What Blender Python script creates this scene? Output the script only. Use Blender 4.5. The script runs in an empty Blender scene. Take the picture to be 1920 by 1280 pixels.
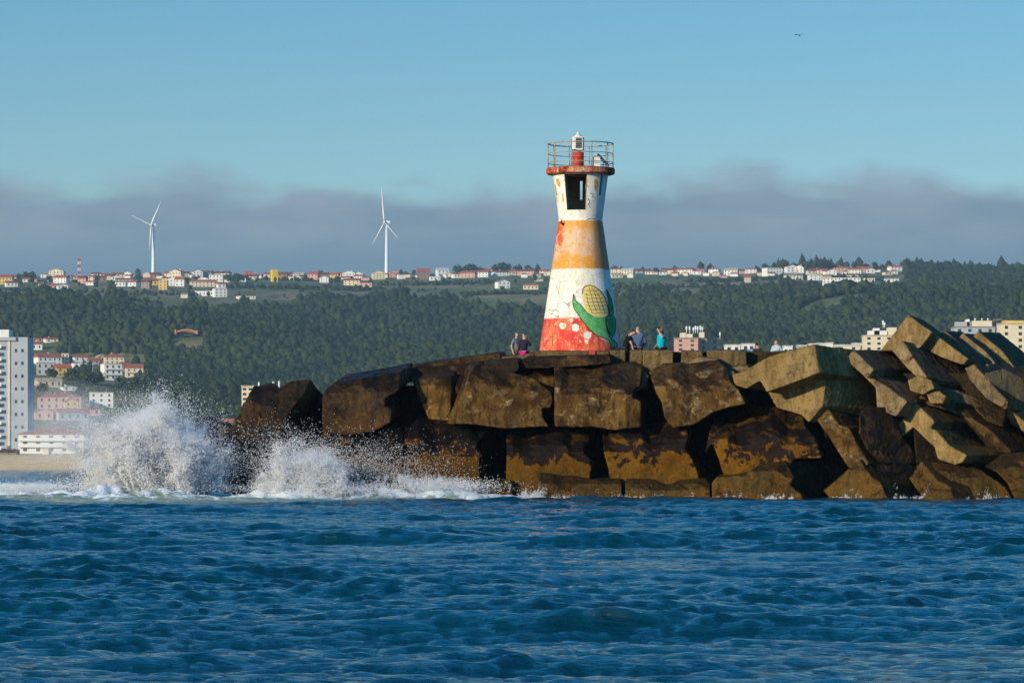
import bpy, bmesh, math, random
import numpy as np
from mathutils import Vector, Matrix, noise as mnoise
R = math.radians
random.seed(7); rng = np.random.default_rng(11)
sc = bpy.context.scene
COL = sc.collection
F = 7200.0; HY = 872.0; CH = 1.32          # focal length in photo pixels, horizon row, eye height

def P(px, py, Y):
    return Vector(((px-960.0)*Y/F, Y, CH+(HY-py)*Y/F))

def srgb(r, g, b):
    f = lambda c: (c/255/12.92) if c/255 <= .04045 else ((c/255+.055)/1.055)**2.4
    return (f(r), f(g), f(b), 1)

# ------------------------------------------------------------------ objects
def tag(o, label=None, cat=None, group=None, kind=None):
    if label: o['label'] = label
    if cat: o['category'] = cat
    if group: o['group'] = group
    if kind: o['kind'] = kind
    return o

def empty(name, loc=(0, 0, 0), rz=0.0):
    o = bpy.data.objects.new(name, None); COL.objects.link(o)
    o.location = loc; o.rotation_euler = (0, 0, rz); o.empty_display_size = .3
    return o

def link(name, me, mat=None, parent=None, smooth=False):
    o = bpy.data.objects.new(name, me); COL.objects.link(o)
    if mat is not None:
        if not isinstance(mat, (list, tuple)): me.materials.clear()
        for m in (mat if isinstance(mat, (list, tuple)) else [mat]): me.materials.append(m)
    if parent is not None: o.parent = parent
    if smooth:
        me.polygons.foreach_set('use_smooth', [True]*len(me.polygons))
    return o

def from_bm(name, bm, mat, parent=None, smooth=False):
    me = bpy.data.meshes.new(name); bmesh.ops.recalc_face_normals(bm, faces=bm.faces[:])
    bm.to_mesh(me); bm.free()
    return link(name, me, mat, parent, smooth)

def from_np(name, V, Fc, mat, parent=None, smooth=False):
    """V (n,3); Fc (m,k) with constant k"""
    me = bpy.data.meshes.new(name)
    V = np.asarray(V, np.float32); Fc = np.asarray(Fc, np.int32)
    m, k = Fc.shape
    me.vertices.add(len(V)); me.vertices.foreach_set('co', V.ravel())
    me.loops.add(m*k); me.loops.foreach_set('vertex_index', Fc.ravel())
    me.polygons.add(m); me.polygons.foreach_set('loop_start', np.arange(0, m*k, k, dtype=np.int32))
    try: me.polygons.foreach_set('loop_total', np.full(m, k, np.int32))
    except Exception: pass
    me.update(calc_edges=True)
    return link(name, me, mat, parent, smooth)

def bx(bm, x0, x1, y0, y1, z0, z1, M=None):
    vs = [bm.verts.new((x, y, z)) for x in (x0, x1) for y in (y0, y1) for z in (z0, z1)]
    if M is not None:
        for v in vs: v.co = M @ v.co
    for f in ((0,1,3,2),(4,6,7,5),(0,4,5,1),(2,3,7,6),(0,2,6,4),(1,5,7,3)):
        bm.faces.new([vs[i] for i in f])
    return vs

def tube(bm, pts, r, n=8, closed=False):
    pts = [Vector(p) for p in pts]; rings = []
    N = len(pts)
    for i, p in enumerate(pts):
        if closed: d = pts[(i+1) % N]-pts[i-1]
        else: d = pts[min(i+1, N-1)]-pts[max(i-1, 0)]
        d.normalize()
        a = d.cross(Vector((0, 0, 1)))
        if a.length < .05: a = d.cross(Vector((1, 0, 0)))
        a.normalize(); b = d.cross(a)
        rr = r[i] if isinstance(r, (list, tuple)) else r
        rings.append([bm.verts.new(p+a*rr*math.cos(2*math.pi*k/n)+b*rr*math.sin(2*math.pi*k/n)) for k in range(n)])
    for i in range(N if closed else N-1):
        A = rings[i]; B = rings[(i+1) % N]
        for k in range(n):
            bm.faces.new((A[k], A[(k+1) % n], B[(k+1) % n], B[k]))
    if not closed:
        bm.faces.new(rings[0][::-1]); bm.faces.new(rings[-1])

def lathe(bm, prof, n=32, cx=0, cy=0, caps=True):
    rings = [[bm.verts.new((cx+r*math.sin(2*math.pi*k/n), cy-r*math.cos(2*math.pi*k/n), z)) for k in range(n)] for r, z in prof]
    for A, B in zip(rings, rings[1:]):
        for k in range(n): bm.faces.new((A[k], A[(k+1) % n], B[(k+1) % n], B[k]))
    if caps: bm.faces.new(rings[0][::-1]); bm.faces.new(rings[-1])

# ------------------------------------------------------------------ materials
class NT:
    def __init__(s, name):
        s.m = bpy.data.materials.new(name); s.m.use_nodes = True
        s.t = s.m.node_tree; s.t.nodes.clear()
        s.out = s.t.nodes.new('ShaderNodeOutputMaterial')
    def n(s, typ, **kw):
        nd = s.t.nodes.new('ShaderNode'+typ)
        for k, v in kw.items():
            if k.startswith('i_'):
                key = k[2:]; key = int(key) if key.isdigit() else key.replace('_', ' ')
                s.set(nd.inputs[key], v)
            else: setattr(nd, k, v)
        return nd
    def set(s, sock, v):
        if isinstance(v, bpy.types.NodeSocket): s.t.links.new(v, sock)
        elif isinstance(v, bpy.types.Node): s.t.links.new(v.outputs[0], sock)
        else: sock.default_value = v
    def noise(s, vec, scale, detail=4, rough=.55, dist=0.0):
        nd = s.n('TexNoise'); nd.inputs['Scale'].default_value = scale
        nd.inputs['Detail'].default_value = detail; nd.inputs['Roughness'].default_value = rough
        nd.inputs['Distortion'].default_value = dist
        if vec is not None: s.set(nd.inputs['Vector'], vec)
        return nd.outputs['Fac']
    def ramp(s, fac, a, b, smooth=True):
        nd = s.n('MapRange'); nd.interpolation_type = 'SMOOTHSTEP' if smooth else 'LINEAR'
        s.set(nd.inputs['Value'], fac); nd.inputs['From Min'].default_value = a; nd.inputs['From Max'].default_value = b
        return nd.outputs['Result']
    def math(s, op, a, b=0.0, c=None):
        nd = s.n('Math', operation=op); s.set(nd.inputs[0], a); s.set(nd.inputs[1], b)
        if c is not None: s.set(nd.inputs[2], c)
        return nd.outputs[0]
    def mix(s, fac, a, b, mode='MIX'):
        nd = s.n('Mix', data_type='RGBA', blend_type=mode)
        s.set(nd.inputs[0], fac); s.set(nd.inputs[6], a); s.set(nd.inputs[7], b)
        return nd.outputs[2]
    def mapping(s, vec, scale):
        nd = s.n('Mapping'); s.set(nd.inputs['Vector'], vec); nd.inputs['Scale'].default_value = scale
        return nd.outputs[0]
    def bsdf(s, col, rough=.8, spec=.3, bump=None, bstr=.5, bdist=.05, **kw):
        b = s.n('BsdfPrincipled'); s.set(b.inputs['Base Color'], col); s.set(b.inputs['Roughness'], rough)
        b.inputs['Specular IOR Level'].default_value = spec
        for k, v in kw.items(): s.set(b.inputs[k.replace('_', ' ')], v)
        if bump is not None:
            bp = s.n('Bump'); bp.inputs['Strength'].default_value = bstr; bp.inputs['Distance'].default_value = bdist
            s.set(bp.inputs['Height'], bump); s.t.links.new(bp.outputs[0], b.inputs['Normal'])
        s.t.links.new(b.outputs[0], s.out.inputs['Surface'])
        return b

def simple(name, col, rough=.7, spec=.3, var=.25, scale=3.0, **kw):
    m = NT(name); g = m.n('NewGeometry').outputs['Position']
    nz = m.noise(g, scale, 5, .6)
    c = (col[0], col[1], col[2], 1)
    d = (col[0]*(1-var), col[1]*(1-var), col[2]*(1-var), 1)
    m.bsdf(m.mix(m.ramp(nz, .3, .7), d, c), rough, spec, **kw)
    return m.m

def block_mat(name, A, B, C, dark=(.012, .009, .007, 1), dk=(.55, .62), zr=(0., 3.3), wet=.55, speck=.5, seed=0, tops=.85, rimk=.55, crust=0., stain=.6):
    """A light concrete, B stained, C bleached/crust; black growth inside the height band zr; rusty rims to the growth"""
    m = NT(name); pos = m.n('NewGeometry').outputs['Position']
    sh = m.n('VectorMath', operation='ADD'); m.set(sh.inputs[0], pos); sh.inputs[1].default_value = (seed*7.3, seed*3.1, seed*1.7)
    p = sh.outputs[0]
    z = m.n('SeparateXYZ'); m.set(z.inputs[0], pos); z = m.math('ADD', z.outputs[2], m.math('MULTIPLY', m.math('SUBTRACT', m.noise(p, 1.3, 6, .65, .4), .5), 2.2))
    big = m.noise(p, .55, 5, .6, .4); mid = m.noise(p, 2.2, 6, .65, .6); fine = m.noise(p, 14, 6, .7); grit = m.noise(p, 45, 3, .7)
    streak = m.noise(m.mapping(p, (2.6, 2.6, .45)), 1.6, 5, .65, .3)
    col = m.mix(m.ramp(big, .4, .62), A, B)
    col = m.mix(m.math('MULTIPLY', m.ramp(streak, .42, .66), stain), col, (B[0]*.35, B[1]*.33, B[2]*.32, 1))
    col = m.mix(m.math('MULTIPLY', m.ramp(mid, .54, .62), .75), col, C)
    col = m.mix(m.math('MULTIPLY', m.ramp(fine, .35, .7), .5), col, m.mix(1.0, col, (.45, .42, .4, 1), 'MULTIPLY'))
    # black growth
    if dk:
        inz = m.math('MULTIPLY', m.ramp(z, zr[0], zr[0]+.7), m.math('SUBTRACT', 1.0, m.ramp(z, zr[1]-.6, zr[1])))
        g1 = m.math('ADD', m.noise(m.mapping(p, (1, 1, 1.15)), 1.15, 8, .70, .5), m.math('MULTIPLY', m.math('SUBTRACT', fine, .5), .13))
        gm = m.math('MULTIPLY', m.ramp(m.math('ADD', g1, m.math('MULTIPLY', m.math('SUBTRACT', inz, 1.0), .5)), dk[0]-.015, dk[0]+.02), .94)
        rim = m.math('MULTIPLY', m.ramp(g1, dk[0]-.07, dk[0]-.01), inz)
        col = m.mix(m.math('MULTIPLY', rim, rimk), col, (.17, .075, .016, 1))
        col = m.mix(gm, col, dark)
    if crust:
        ln = m.math('ABSOLUTE', m.math('SUBTRACT', m.noise(p, .42, 9, .55, .5), .53))
        cm = m.math('MULTIPLY', m.ramp(ln, .007, .001), m.ramp(mid, .46, .62))
        col = m.mix(m.math('MULTIPLY', cm, crust), col, (.36, .27, .15, 1))
        smoke = m.noise(m.mapping(p, (.8, .8, 1)), .75, 3, .5, 1.0)
        col = m.mix(m.math('MULTIPLY', m.ramp(smoke, .44, .62), .72), col, m.mix(1.0, col, (.30, .26, .24, 1), 'MULTIPLY'))
    oi = m.n('ObjectInfo').outputs['Random']; vl = m.math('ADD', .72, m.math('MULTIPLY', oi, .5))
    hv = m.n('HueSaturation'); m.set(hv.inputs['Color'], col); m.set(hv.inputs['Value'], vl); hv.inputs['Saturation'].default_value = 1.12; col = hv.outputs[0]
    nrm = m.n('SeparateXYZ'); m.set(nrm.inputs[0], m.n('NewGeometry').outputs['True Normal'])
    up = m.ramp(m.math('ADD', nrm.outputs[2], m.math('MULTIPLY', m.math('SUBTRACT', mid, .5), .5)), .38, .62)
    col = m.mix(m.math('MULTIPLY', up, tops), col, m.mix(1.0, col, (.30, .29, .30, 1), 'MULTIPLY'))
    sp = m.ramp(grit, .62, .72)
    col = m.mix(m.math('MULTIPLY', sp, speck), col, m.mix(1.0, col, (1.9, 1.8, 1.7, 1), 'MULTIPLY'))
    h = m.math('ADD', m.math('MULTIPLY', mid, .9), m.math('ADD', m.math('MULTIPLY', fine, .35), m.math('MULTIPLY', grit, .12)))
    m.bsdf(col, m.mix(m.ramp(mid, .4, .6), (wet,)*3+(1,), (.9,)*3+(1,)), .12, h, .95, .13)
    return m.m

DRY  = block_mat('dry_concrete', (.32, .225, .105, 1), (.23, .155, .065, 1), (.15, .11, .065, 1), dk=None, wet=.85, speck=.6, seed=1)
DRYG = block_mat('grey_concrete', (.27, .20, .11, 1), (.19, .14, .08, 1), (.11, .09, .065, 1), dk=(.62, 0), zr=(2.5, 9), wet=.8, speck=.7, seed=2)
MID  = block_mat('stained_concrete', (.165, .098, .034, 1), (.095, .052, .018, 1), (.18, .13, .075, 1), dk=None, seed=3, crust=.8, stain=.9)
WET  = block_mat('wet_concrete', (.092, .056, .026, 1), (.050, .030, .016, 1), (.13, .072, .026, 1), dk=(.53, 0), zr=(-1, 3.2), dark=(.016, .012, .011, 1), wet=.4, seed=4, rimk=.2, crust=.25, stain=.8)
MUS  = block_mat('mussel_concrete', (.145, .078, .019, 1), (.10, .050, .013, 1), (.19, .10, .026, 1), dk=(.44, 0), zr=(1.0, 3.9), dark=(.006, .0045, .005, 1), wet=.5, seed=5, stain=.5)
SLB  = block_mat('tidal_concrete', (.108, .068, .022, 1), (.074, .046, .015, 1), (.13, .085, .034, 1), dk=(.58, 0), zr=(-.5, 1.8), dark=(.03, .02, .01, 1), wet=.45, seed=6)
DRK  = block_mat('gap_shade_wet_concrete', (.045, .031, .016, 1), (.03, .02, .012, 1), (.07, .046, .02, 1), dk=(.5, 0), zr=(-1, 5), dark=(.012, .01, .009, 1), wet=.4, seed=7, rimk=.0)  # near-black tone paints gap shade on pier core and fillers; wet rock too
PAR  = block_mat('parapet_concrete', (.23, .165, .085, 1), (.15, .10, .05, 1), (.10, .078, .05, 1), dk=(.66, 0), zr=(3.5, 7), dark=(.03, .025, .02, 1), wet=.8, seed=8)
MATS = dict(dry=DRY, gry=DRYG, mid=MID, wet=WET, mus=MUS, slb=SLB, drk=DRK, par=PAR)

# ------------------------------------------------------------------ camera
cam = bpy.data.cameras.new('camera'); co = bpy.data.objects.new('camera', cam); COL.objects.link(co)
co.location = (0, 0, CH); co.rotation_euler = (R(90), 0, 0)
cam.sensor_width = 36; cam.lens = 36*F/1920; cam.shift_y = (HY-640)/1920
cam.clip_start = .5; cam.clip_end = 30000
sc.camera = co
sc.view_settings.view_transform = 'Standard'; sc.view_settings.look = 'None'
sc.view_settings.exposure = 0.0; sc.view_settings.gamma = 1.0; sc.view_settings.use_curve_mapping = False

# ------------------------------------------------------------------ light
SAZ, SEL = R(43), R(15)
sdir = Vector((-math.sin(SAZ)*math.cos(SEL), -math.cos(SAZ)*math.cos(SEL), math.sin(SEL)))
sl = bpy.data.lights.new('sun', 'SUN'); so = bpy.data.objects.new('sun', sl); COL.objects.link(so)
sl.energy = 4.8; sl.angle = R(.5); sl.color = (1.0, .84, .60)
so.rotation_euler = sdir.to_track_quat('Z', 'Y').to_euler(); so.location = (-60, -60, 60)

w = bpy.data.worlds.new('World'); sc.world = w; w.use_nodes = True
t = w.node_tree; t.nodes.clear()
class WN(NT):
    def __init__(s, t): s.t = t
W = WN(t)
out = t.nodes.new('ShaderNodeOutputWorld'); bg = t.nodes.new('ShaderNodeBackground'); t.links.new(bg.outputs[0], out.inputs[0])
sky = t.nodes.new('ShaderNodeTexSky'); sky.sky_type = 'NISHITA'; sky.sun_disc = False
sky.sun_elevation = SEL; sky.sun_rotation = math.atan2(sdir.x, sdir.y); sky.air_density = 1.0; sky.dust_density = .3; sky.ozone_density = 2.5
gen = t.nodes.new('ShaderNodeTexCoord').outputs['Generated']
sep = W.n('SeparateXYZ'); W.set(sep.inputs[0], gen)
el = W.math('ARCSINE', sep.outputs[2])
# clear air colours by height, over the physical sky
tint = W.mix(W.ramp(el, .05, .13), (.90, 1.16, 1.33, 1), (.60, 1.02, 1.24, 1))
tint = W.mix(W.ramp(el, .12, .40), tint, (.20, 1.85, 2.75, 1))
clear = W.mix(1.0, sky.outputs[0], tint, 'MULTIPLY')
# low bank of grey cloud along the horizon with a soft ragged top
cn1 = W.noise(W.mapping(gen, (1, 1, 2.2)), 9, 2, .45)
cn2 = W.noise(W.mapping(gen, (1, 1, 2.4)), 40, 5, .5, .2)
top = W.math('ADD', .0715, W.math('ADD', W.math('MULTIPLY', W.math('SUBTRACT', cn1, .5), .016), W.math('MULTIPLY', W.math('SUBTRACT', cn2, .5), .017)))
dlt = W.math('SUBTRACT', top, el)
mask = W.ramp(dlt, -.003, .0055)
bn = W.noise(W.mapping(gen, (1, 1, 3.4)), 24, 4, .5)
ccol = W.mix(W.ramp(bn, .35, .68), srgb(124, 148, 167), srgb(146, 161, 175))
ccol = W.mix(W.math('MULTIPLY', W.ramp(el, .064, .077), .7), ccol, srgb(150, 168, 184))
ccol = W.mix(W.ramp(el, .048, .064), srgb(110, 140, 161), ccol)
CL = W.n('Mix', data_type='RGBA', blend_type='MULTIPLY'); CL.inputs[0].default_value = 1
W.set(CL.inputs[6], ccol); CL.inputs[7].default_value = (1, 1, 1, 1)
SKYS = .09
scl = W.n('VectorMath', operation='SCALE'); W.set(scl.inputs[0], CL.outputs[2]); scl.inputs['Scale'].default_value = 1/SKYS
W.set(bg.inputs['Color'], W.mix(mask, clear, scl.outputs[0])); bg.inputs['Strength'].default_value = SKYS

# ------------------------------------------------------------------ terrain
PY_ = [1000, 1056, 1086, 1200, 1500, 2000, 2500, 3000, 3600, 4600, 5000, 6500]
PZ_ = [-1.5, 0.0, 4.0, 4.7, 8.4, 27, 57, 98, 155, 231, 229, 180]
SKX = [-400, 0, 300, 480, 700, 850, 950, 1100, 1400, 1480, 1600, 1700, 1920, 2300]
SKF = [.985, .985, .99, .985, .98, .99, 1.0, 1.0, 1.0, 1.02, 1.02, 1.01, .99, 1.0]
_ns = [(rng.uniform(-1, 1), rng.uniform(-1, 1), rng.uniform(0, 6.28)) for _ in range(26)]
def HT(X, Y):
    X = np.asarray(X, float); Y = np.asarray(Y, float)
    z = np.interp(Y, PY_, PZ_)
    px = 960+F*X/np.maximum(Y, 500)
    s = np.interp(px, SKX, SKF); z = z*(1+(s-1)*np.clip((Y-2500)/1500, 0, 1))
    amp = np.clip((Y-1500)/1200, 0, 1)*np.clip((4100-Y)/900, .06, 1)
    for i, (a, b, ph) in enumerate(_ns):
        L = 900/(1+i*.28)
        z = z+amp*(.018*L/(1+.25*i))*np.sin((a*X*1.3+b*Y)/L*6.28+ph)*.9
    return z
def ground(px, py):
    Y = np.arange(1060, 5200, 6.0); X = (px-960)*Y/F
    s = HY-(HT(X, Y)-CH)*F/Y
    k = np.argmax(s <= py)
    if s[k] > py: k = int(np.argmin(s))
    return float(X[k]), float(Y[k]), float(HT(X[k], Y[k]))

FBX = [-300, 0, 200, 260, 420, 480, 620, 760, 850, 1000, 1150, 1300, 1500, 1650, 1750, 1920, 2400]
FBY = [545, 543, 548, 566, 572, 562, 550, 546, 560, 574, 544, 542, 528, 534, 506, 490, 490]

def terrain():
    m = NT('hill_ground'); pos = m.n('NewGeometry').outputs['Position']
    z = m.n('SeparateXYZ'); m.set(z.inputs[0], pos)
    n1 = m.noise(m.mapping(pos, (1, .35, 1)), .012, 5, .6); n2 = m.noise(m.mapping(pos, (1, .3, 1)), .05, 4, .6); n3 = m.noise(pos, .3, 3, .6)
    c = m.mix(m.ramp(n1, .42, .6), (.12, .14, .035, 1), (.27, .19, .10, 1))
    c = m.mix(m.math('MULTIPLY', m.ramp(n2, .52, .62), .75), c, (.04, .055, .02, 1))
    c = m.mix(m.math('MULTIPLY', m.ramp(n3, .5, .7), .4), c, (.13, .15, .05, 1))
    sand = m.ramp(z.outputs[2], 5.2, 4.8)
    sd = m.mix(m.ramp(n3, .4, .6), (.95, .62, .32, 1), (.86, .54, .27, 1))
    c = m.mix(sand, c, sd)
    m.bsdf(c, .95, .1)
    Ys = np.concatenate([np.linspace(1000, 1500, 70), np.linspace(1512, 5400, 420), np.linspace(5500, 7200, 18)])
    us = np.linspace(-1, 1, 240)
    Yg, ug = np.meshgrid(Ys, us, indexing='ij')
    Xg = ug*(500+Yg*.32)
    Zg = HT(Xg, Yg)
    V = np.stack([Xg, Yg, Zg], -1).reshape(-1, 3)
    a, b = Yg.shape; i = np.arange(a*b).reshape(a, b)
    Fc = np.stack([i[:-1, :-1], i[:-1, 1:], i[1:, 1:], i[1:, :-1]], -1).reshape(-1, 4)
    o = from_np('hillside', V, Fc, m.m, smooth=True); tag(o, kind='structure')
terrain()

# ---- icosphere tables
def ico(sub):
    bm = bmesh.new(); bmesh.ops.create_icosphere(bm, subdivisions=sub, radius=1)
    bm.verts.ensure_lookup_table()
    V = np.array([v.co[:] for v in bm.verts]); Fc = np.array([[v.index for v in f.verts] for f in bm.faces]); bm.free()
    return V, Fc
IV1, IF1 = ico(1); IV2, IF2 = ico(2)

def foliage_mat(name, a, b, c):
    m = NT(name); at = m.n('Attribute', attribute_name='tint')
    pos = m.n('NewGeometry').outputs['Position']
    n = m.noise(pos, .02, 4, .6); n2 = m.noise(pos, .45, 5, .75); n3 = m.noise(pos, .22, 4, .7)
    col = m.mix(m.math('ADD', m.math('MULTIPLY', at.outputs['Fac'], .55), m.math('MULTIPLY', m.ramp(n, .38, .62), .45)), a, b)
    col = m.mix(m.math('MULTIPLY', m.ramp(n2, .52, .66), .6), col, c)
    col = m.mix(m.math('MULTIPLY', m.ramp(n3, .5, .62), .7), col, (.010, .020, .014, 1))
    m.bsdf(col, .9, .1)
    return m.m
FOL = foliage_mat('wood_foliage', (.008, .020, .010, 1), (.055, .070, .015, 1), (.085, .09, .028, 1))
FOLT = foliage_mat('tree_foliage', (.016, .034, .012, 1), (.045, .07, .018, 1), (.075, .10, .028, 1))
BARK = simple('bark', (.10, .075, .05), .95, .1)

def set_tint(o, vals):
    at = o.data.attributes.new('tint', 'FLOAT', 'POINT'); at.data.foreach_set('value', np.asarray(vals, np.float32))

def forest():
    # one tree ~ a lumpy crown, a far-off wood that reads as one mass
    Vs, Fs, Ts = [], [], []; off = 0
    pts = []
    Y = 1650.0
    while Y < 4750:
        sp = 3.3+(Y-1650)/3000*2.3
        hw = .17*Y+20
        xs = np.arange(-hw, hw, sp)+rng.uniform(0, sp)
        xs = xs+rng.uniform(-sp*.45, sp*.45, len(xs)); ys = Y+rng.uniform(-sp*.8, sp*.8, len(xs))
        pts.append(np.stack([xs, ys], 1)); Y += sp*1.55
    p = np.concatenate(pts); X, Yy = p[:, 0], p[:, 1]
    Z = HT(X, Yy); px = 960+F*X/Yy; py = HY-(Z-CH)*F/Yy
    fb = np.interp(px, FBX, FBY)+6*np.sin(px*.05)+4*np.sin(px*.13+1)
    base = np.interp(px, [-300, 0, 60, 270, 300, 440, 2400], [640, 640, 690, 716, 800, 800, 800])
    keep = (py > fb+13) & (py < base)
    # sparse bushes and hedges in the fields
    hedge = (np.sin(X*.011+Yy*.02+3*np.sin(X*.004))+np.sin(Yy*.033+X*.006)) > 1.35
    sparse = (py <= fb) & ((rng.random(len(X)) < .012) | (hedge & (rng.random(len(X)) < .5))) & (py > 522)
    # clearings inside the wood
    clr = (np.hypot((px-350)/34, (py-644)/17) < 1) | ((px < 118) & (py > 636)) | (np.hypot((px-312)/10, (py-684)/12) < 1) | (np.hypot((px-300)/55, (py-578)/9) < 1) | (np.hypot((px-360)/60, (py-592)/5) < 1) | (np.hypot((px-275)/18, (py-688)/7) < 1)
    town = (px < 275) & (py > 664) & (rng.random(len(X)) < .93)
    glade = (np.sin(X*.017+2.1*np.sin(Yy*.005))*np.sin(Yy*.011+1.7*np.sin(X*.006)) > .86) & (py < 620)
    keep = (keep & ~clr & ~town & ~glade) | sparse
    rid = (px > 1700) & (Yy > 4100) & (Yy < 4750) & (rng.random(len(X)) < .8)
    rid |= (px > 1440) & (Yy > 4610) & (Yy < 4750) & (rng.random(len(X)) < .5+.4*np.sin(px*.03))
    rid |= (px > 1140) & (px <= 1440) & (Yy > 4650) & (rng.random(len(X)) < .12)
    rid |= (px > 860) & (px < 1020) & (Yy > 4640) & (rng.random(len(X)) < .3)
    bigr = rid & (Yy > 4400)
    keep = keep | rid
    idx = np.where(keep)[0]; X, Yy, Z = X[idx], Yy[idx], Z[idx]; bigr = bigr[idx]
    sparse = sparse[idx]
    n = len(X)
    r = rng.uniform(1.4, 2.8, n)*(1+(Yy-1650)/3000*.55); hgt = r*rng.uniform(1.0, 1.6, n)
    em = rng.random(n) < .09; hgt[em] *= 1.45; r[em] *= 1.15
    r[sparse] *= .62; hgt[sparse] *= .5
    hgt[bigr] *= 1.25
    sp2 = (np.sin(X*.021+Yy*.004)*np.sin(Yy*.017-X*.008+1) > .45)
    patch = .5*sp2*(rng.random(n) < .6)+.35+.5*np.sin(X*.013+2*np.sin(Yy*.006))*np.sin(Yy*.009+X*.004)
    tint = np.clip(rng.random(n)**1.6*.5+patch*.6-.15, 0, 1)
    nv = len(IV1); 
    J = 1.08+rng.uniform(-.40, .40, (n, nv, 1))
    V = IV1[None]*J
    V = V*np.stack([r, r, hgt], 1)[:, None, :]
    V = V+np.stack([X, Yy, Z+hgt*.72], 1)[:, None, :]
    Fc = IF1[None]+(np.arange(n)*nv)[:, None, None]
    o = from_np('wood', V.reshape(-1, 3), Fc.reshape(-1, 3), FOL, smooth=True)
    tv = np.clip(np.repeat(tint, nv)+rng.uniform(-.2, .2, n*nv), 0, 1)
    set_tint(o, tv)
    tag(o, 'dense dark green pine wood covering the hillside behind the breakwater', 'wood', kind='stuff')
    open('/tmp/n','w').write(str(n)) if False else None
forest()

# ---- single trees
def crown_mesh(name, w, h, seed, n=26, leaf=.55):
    g = np.random.default_rng(seed); Vs, Fs, T = [], [], []; off = 0
    for k in range(n):
        d = g.normal(size=3); d /= np.linalg.norm(d); q = g.uniform(.25, 1)**.5
        c = d*q*np.array([w*.62, w*.62, h*.36]); s = g.uniform(.22, .42)*w
        V = IV1*(1+g.uniform(-.4, .4, (len(IV1), 1)))*s*np.array([1, 1, .75])+c+np.array([0, 0, h*.6])
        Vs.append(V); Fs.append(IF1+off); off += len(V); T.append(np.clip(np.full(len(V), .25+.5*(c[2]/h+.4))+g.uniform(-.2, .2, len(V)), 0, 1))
    for k in range(220):       # loose leaf clumps round the edge
        d = g.normal(size=3); d /= np.linalg.norm(d)
        c = d*np.array([w*.95, w*.95, h*.46])*g.uniform(.8, 1.08)+np.array([0, 0, h*.6])
        a = g.normal(size=(4, 3))*leaf*w*.12
        Vs.append(c+a); Fs.append(np.array([[0, 1, 2], [1, 2, 3]])+off); off += 4; T.append(np.full(4, g.random()))
    o = from_np(name, np.concatenate(Vs), np.concatenate(Fs), FOLT)
    set_tint(o, np.concatenate(T)); me = o.data; bpy.data.objects.remove(o)
    return me
def trunk_mesh(h, r):
    bm = bmesh.new(); tube(bm, [(0, 0, -.5), (.05*h, 0, h*.3), (.02*h, .03*h, h*.7)], [r, r*.75, r*.3], 7)
    for k in range(4):
        a = k*1.7; tube(bm, [(.03*h, 0, h*.32+k*.06*h), (math.cos(a)*h*.28, math.sin(a)*h*.28, h*.55+k*.05*h)], [r*.4, r*.12], 5)
    me = bpy.data.meshes.new('trunk'); bm.to_mesh(me); bm.free(); me.materials.append(BARK); return me
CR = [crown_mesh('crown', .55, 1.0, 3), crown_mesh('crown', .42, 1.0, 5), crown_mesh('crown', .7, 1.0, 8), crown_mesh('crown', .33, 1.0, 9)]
TRK = trunk_mesh(1.0, .05)
_ORD = ['first', 'second', 'third', 'fourth', 'fifth', 'sixth', 'seventh', 'eighth', 'ninth', 'tenth', 'eleventh', 'twelfth', 'thirteenth', 'fourteenth', 'fifteenth', 'sixteenth', 'seventeenth', 'eighteenth', 'nineteenth', 'twentieth', 'twenty-first', 'twenty-second', 'twenty-third', 'twenty-fourth', 'twenty-fifth', 'twenty-sixth']
ORD = _ORD[:20]+['twenty-'+v for v in _ORD[:9]]+['thirtieth']+['thirty-'+v for v in _ORD[:9]]+['fortieth']
def tree_at(px, py, hpx, v, label, group, name='tree'):
    X, Y, Z = ground(px, py); h = hpx*Y/F
    r = empty(name, (X, Y, Z), random.uniform(0, 6)); tag(r, label, 'tree', group)
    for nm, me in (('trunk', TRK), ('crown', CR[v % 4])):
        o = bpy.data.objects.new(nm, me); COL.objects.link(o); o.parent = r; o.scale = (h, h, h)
    return r
rt = [(36, 527, 14), (48, 528, 18), (58, 528, 16), (62, 526, 17), (92, 528, 12), (181, 530, 14), (259, 528, 24), (263, 531, 14),
      (352, 533, 14), (430, 530, 14), (445, 532, 18), (456, 529, 14)]
for i, (a, b, h) in enumerate(rt):
    tree_at(a, b, h, 3 if i == 6 else i, ('narrow dark cypress standing alone among the houses left of the left wind turbine' if i == 6 else
            ORD[i if i < 6 else i-1]+' dark round tree from the left edge along the ridge village'), 'trees in the ridge village')
rt = [(600, 520, 14), (632, 531, 12), (752, 518, 14), (760, 518, 10), (776, 518, 12), (832, 504, 10), (858, 512, 18), (871, 512, 15), (882, 510, 18), (893, 512, 14), (901, 513, 13),
      (928, 510, 16), (942, 508, 18), (955, 508, 17), (968, 511, 13), (1002, 530, 16), (620, 533, 12), (832, 535, 14)]
for i, (a, b, h) in enumerate(sorted(rt)):
    tree_at(a, b, h, i, ORD[i]+' dark tree counting right from the bright yellow building toward the lighthouse', 'trees right of the yellow building')
rt = [(1152, 508, 14), (1165, 506, 12), (1230, 512, 9), (1418, 510, 12), (1435, 508, 14), (1452, 504, 14), (1470, 502, 16), (1520, 500, 18), (1540, 501, 16), (1640, 510, 18), (1700, 508, 20), (1730, 506, 16), (1770, 506, 20), (1815, 506, 17), (1850, 505, 16), (1880, 503, 18), (1910, 500, 16)]
for i, (a, b, h) in enumerate(rt):
    tree_at(a, b, h, i, ORD[i]+' dark tree on the skyline counting right from the lighthouse', 'skyline trees right of the lighthouse')
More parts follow.
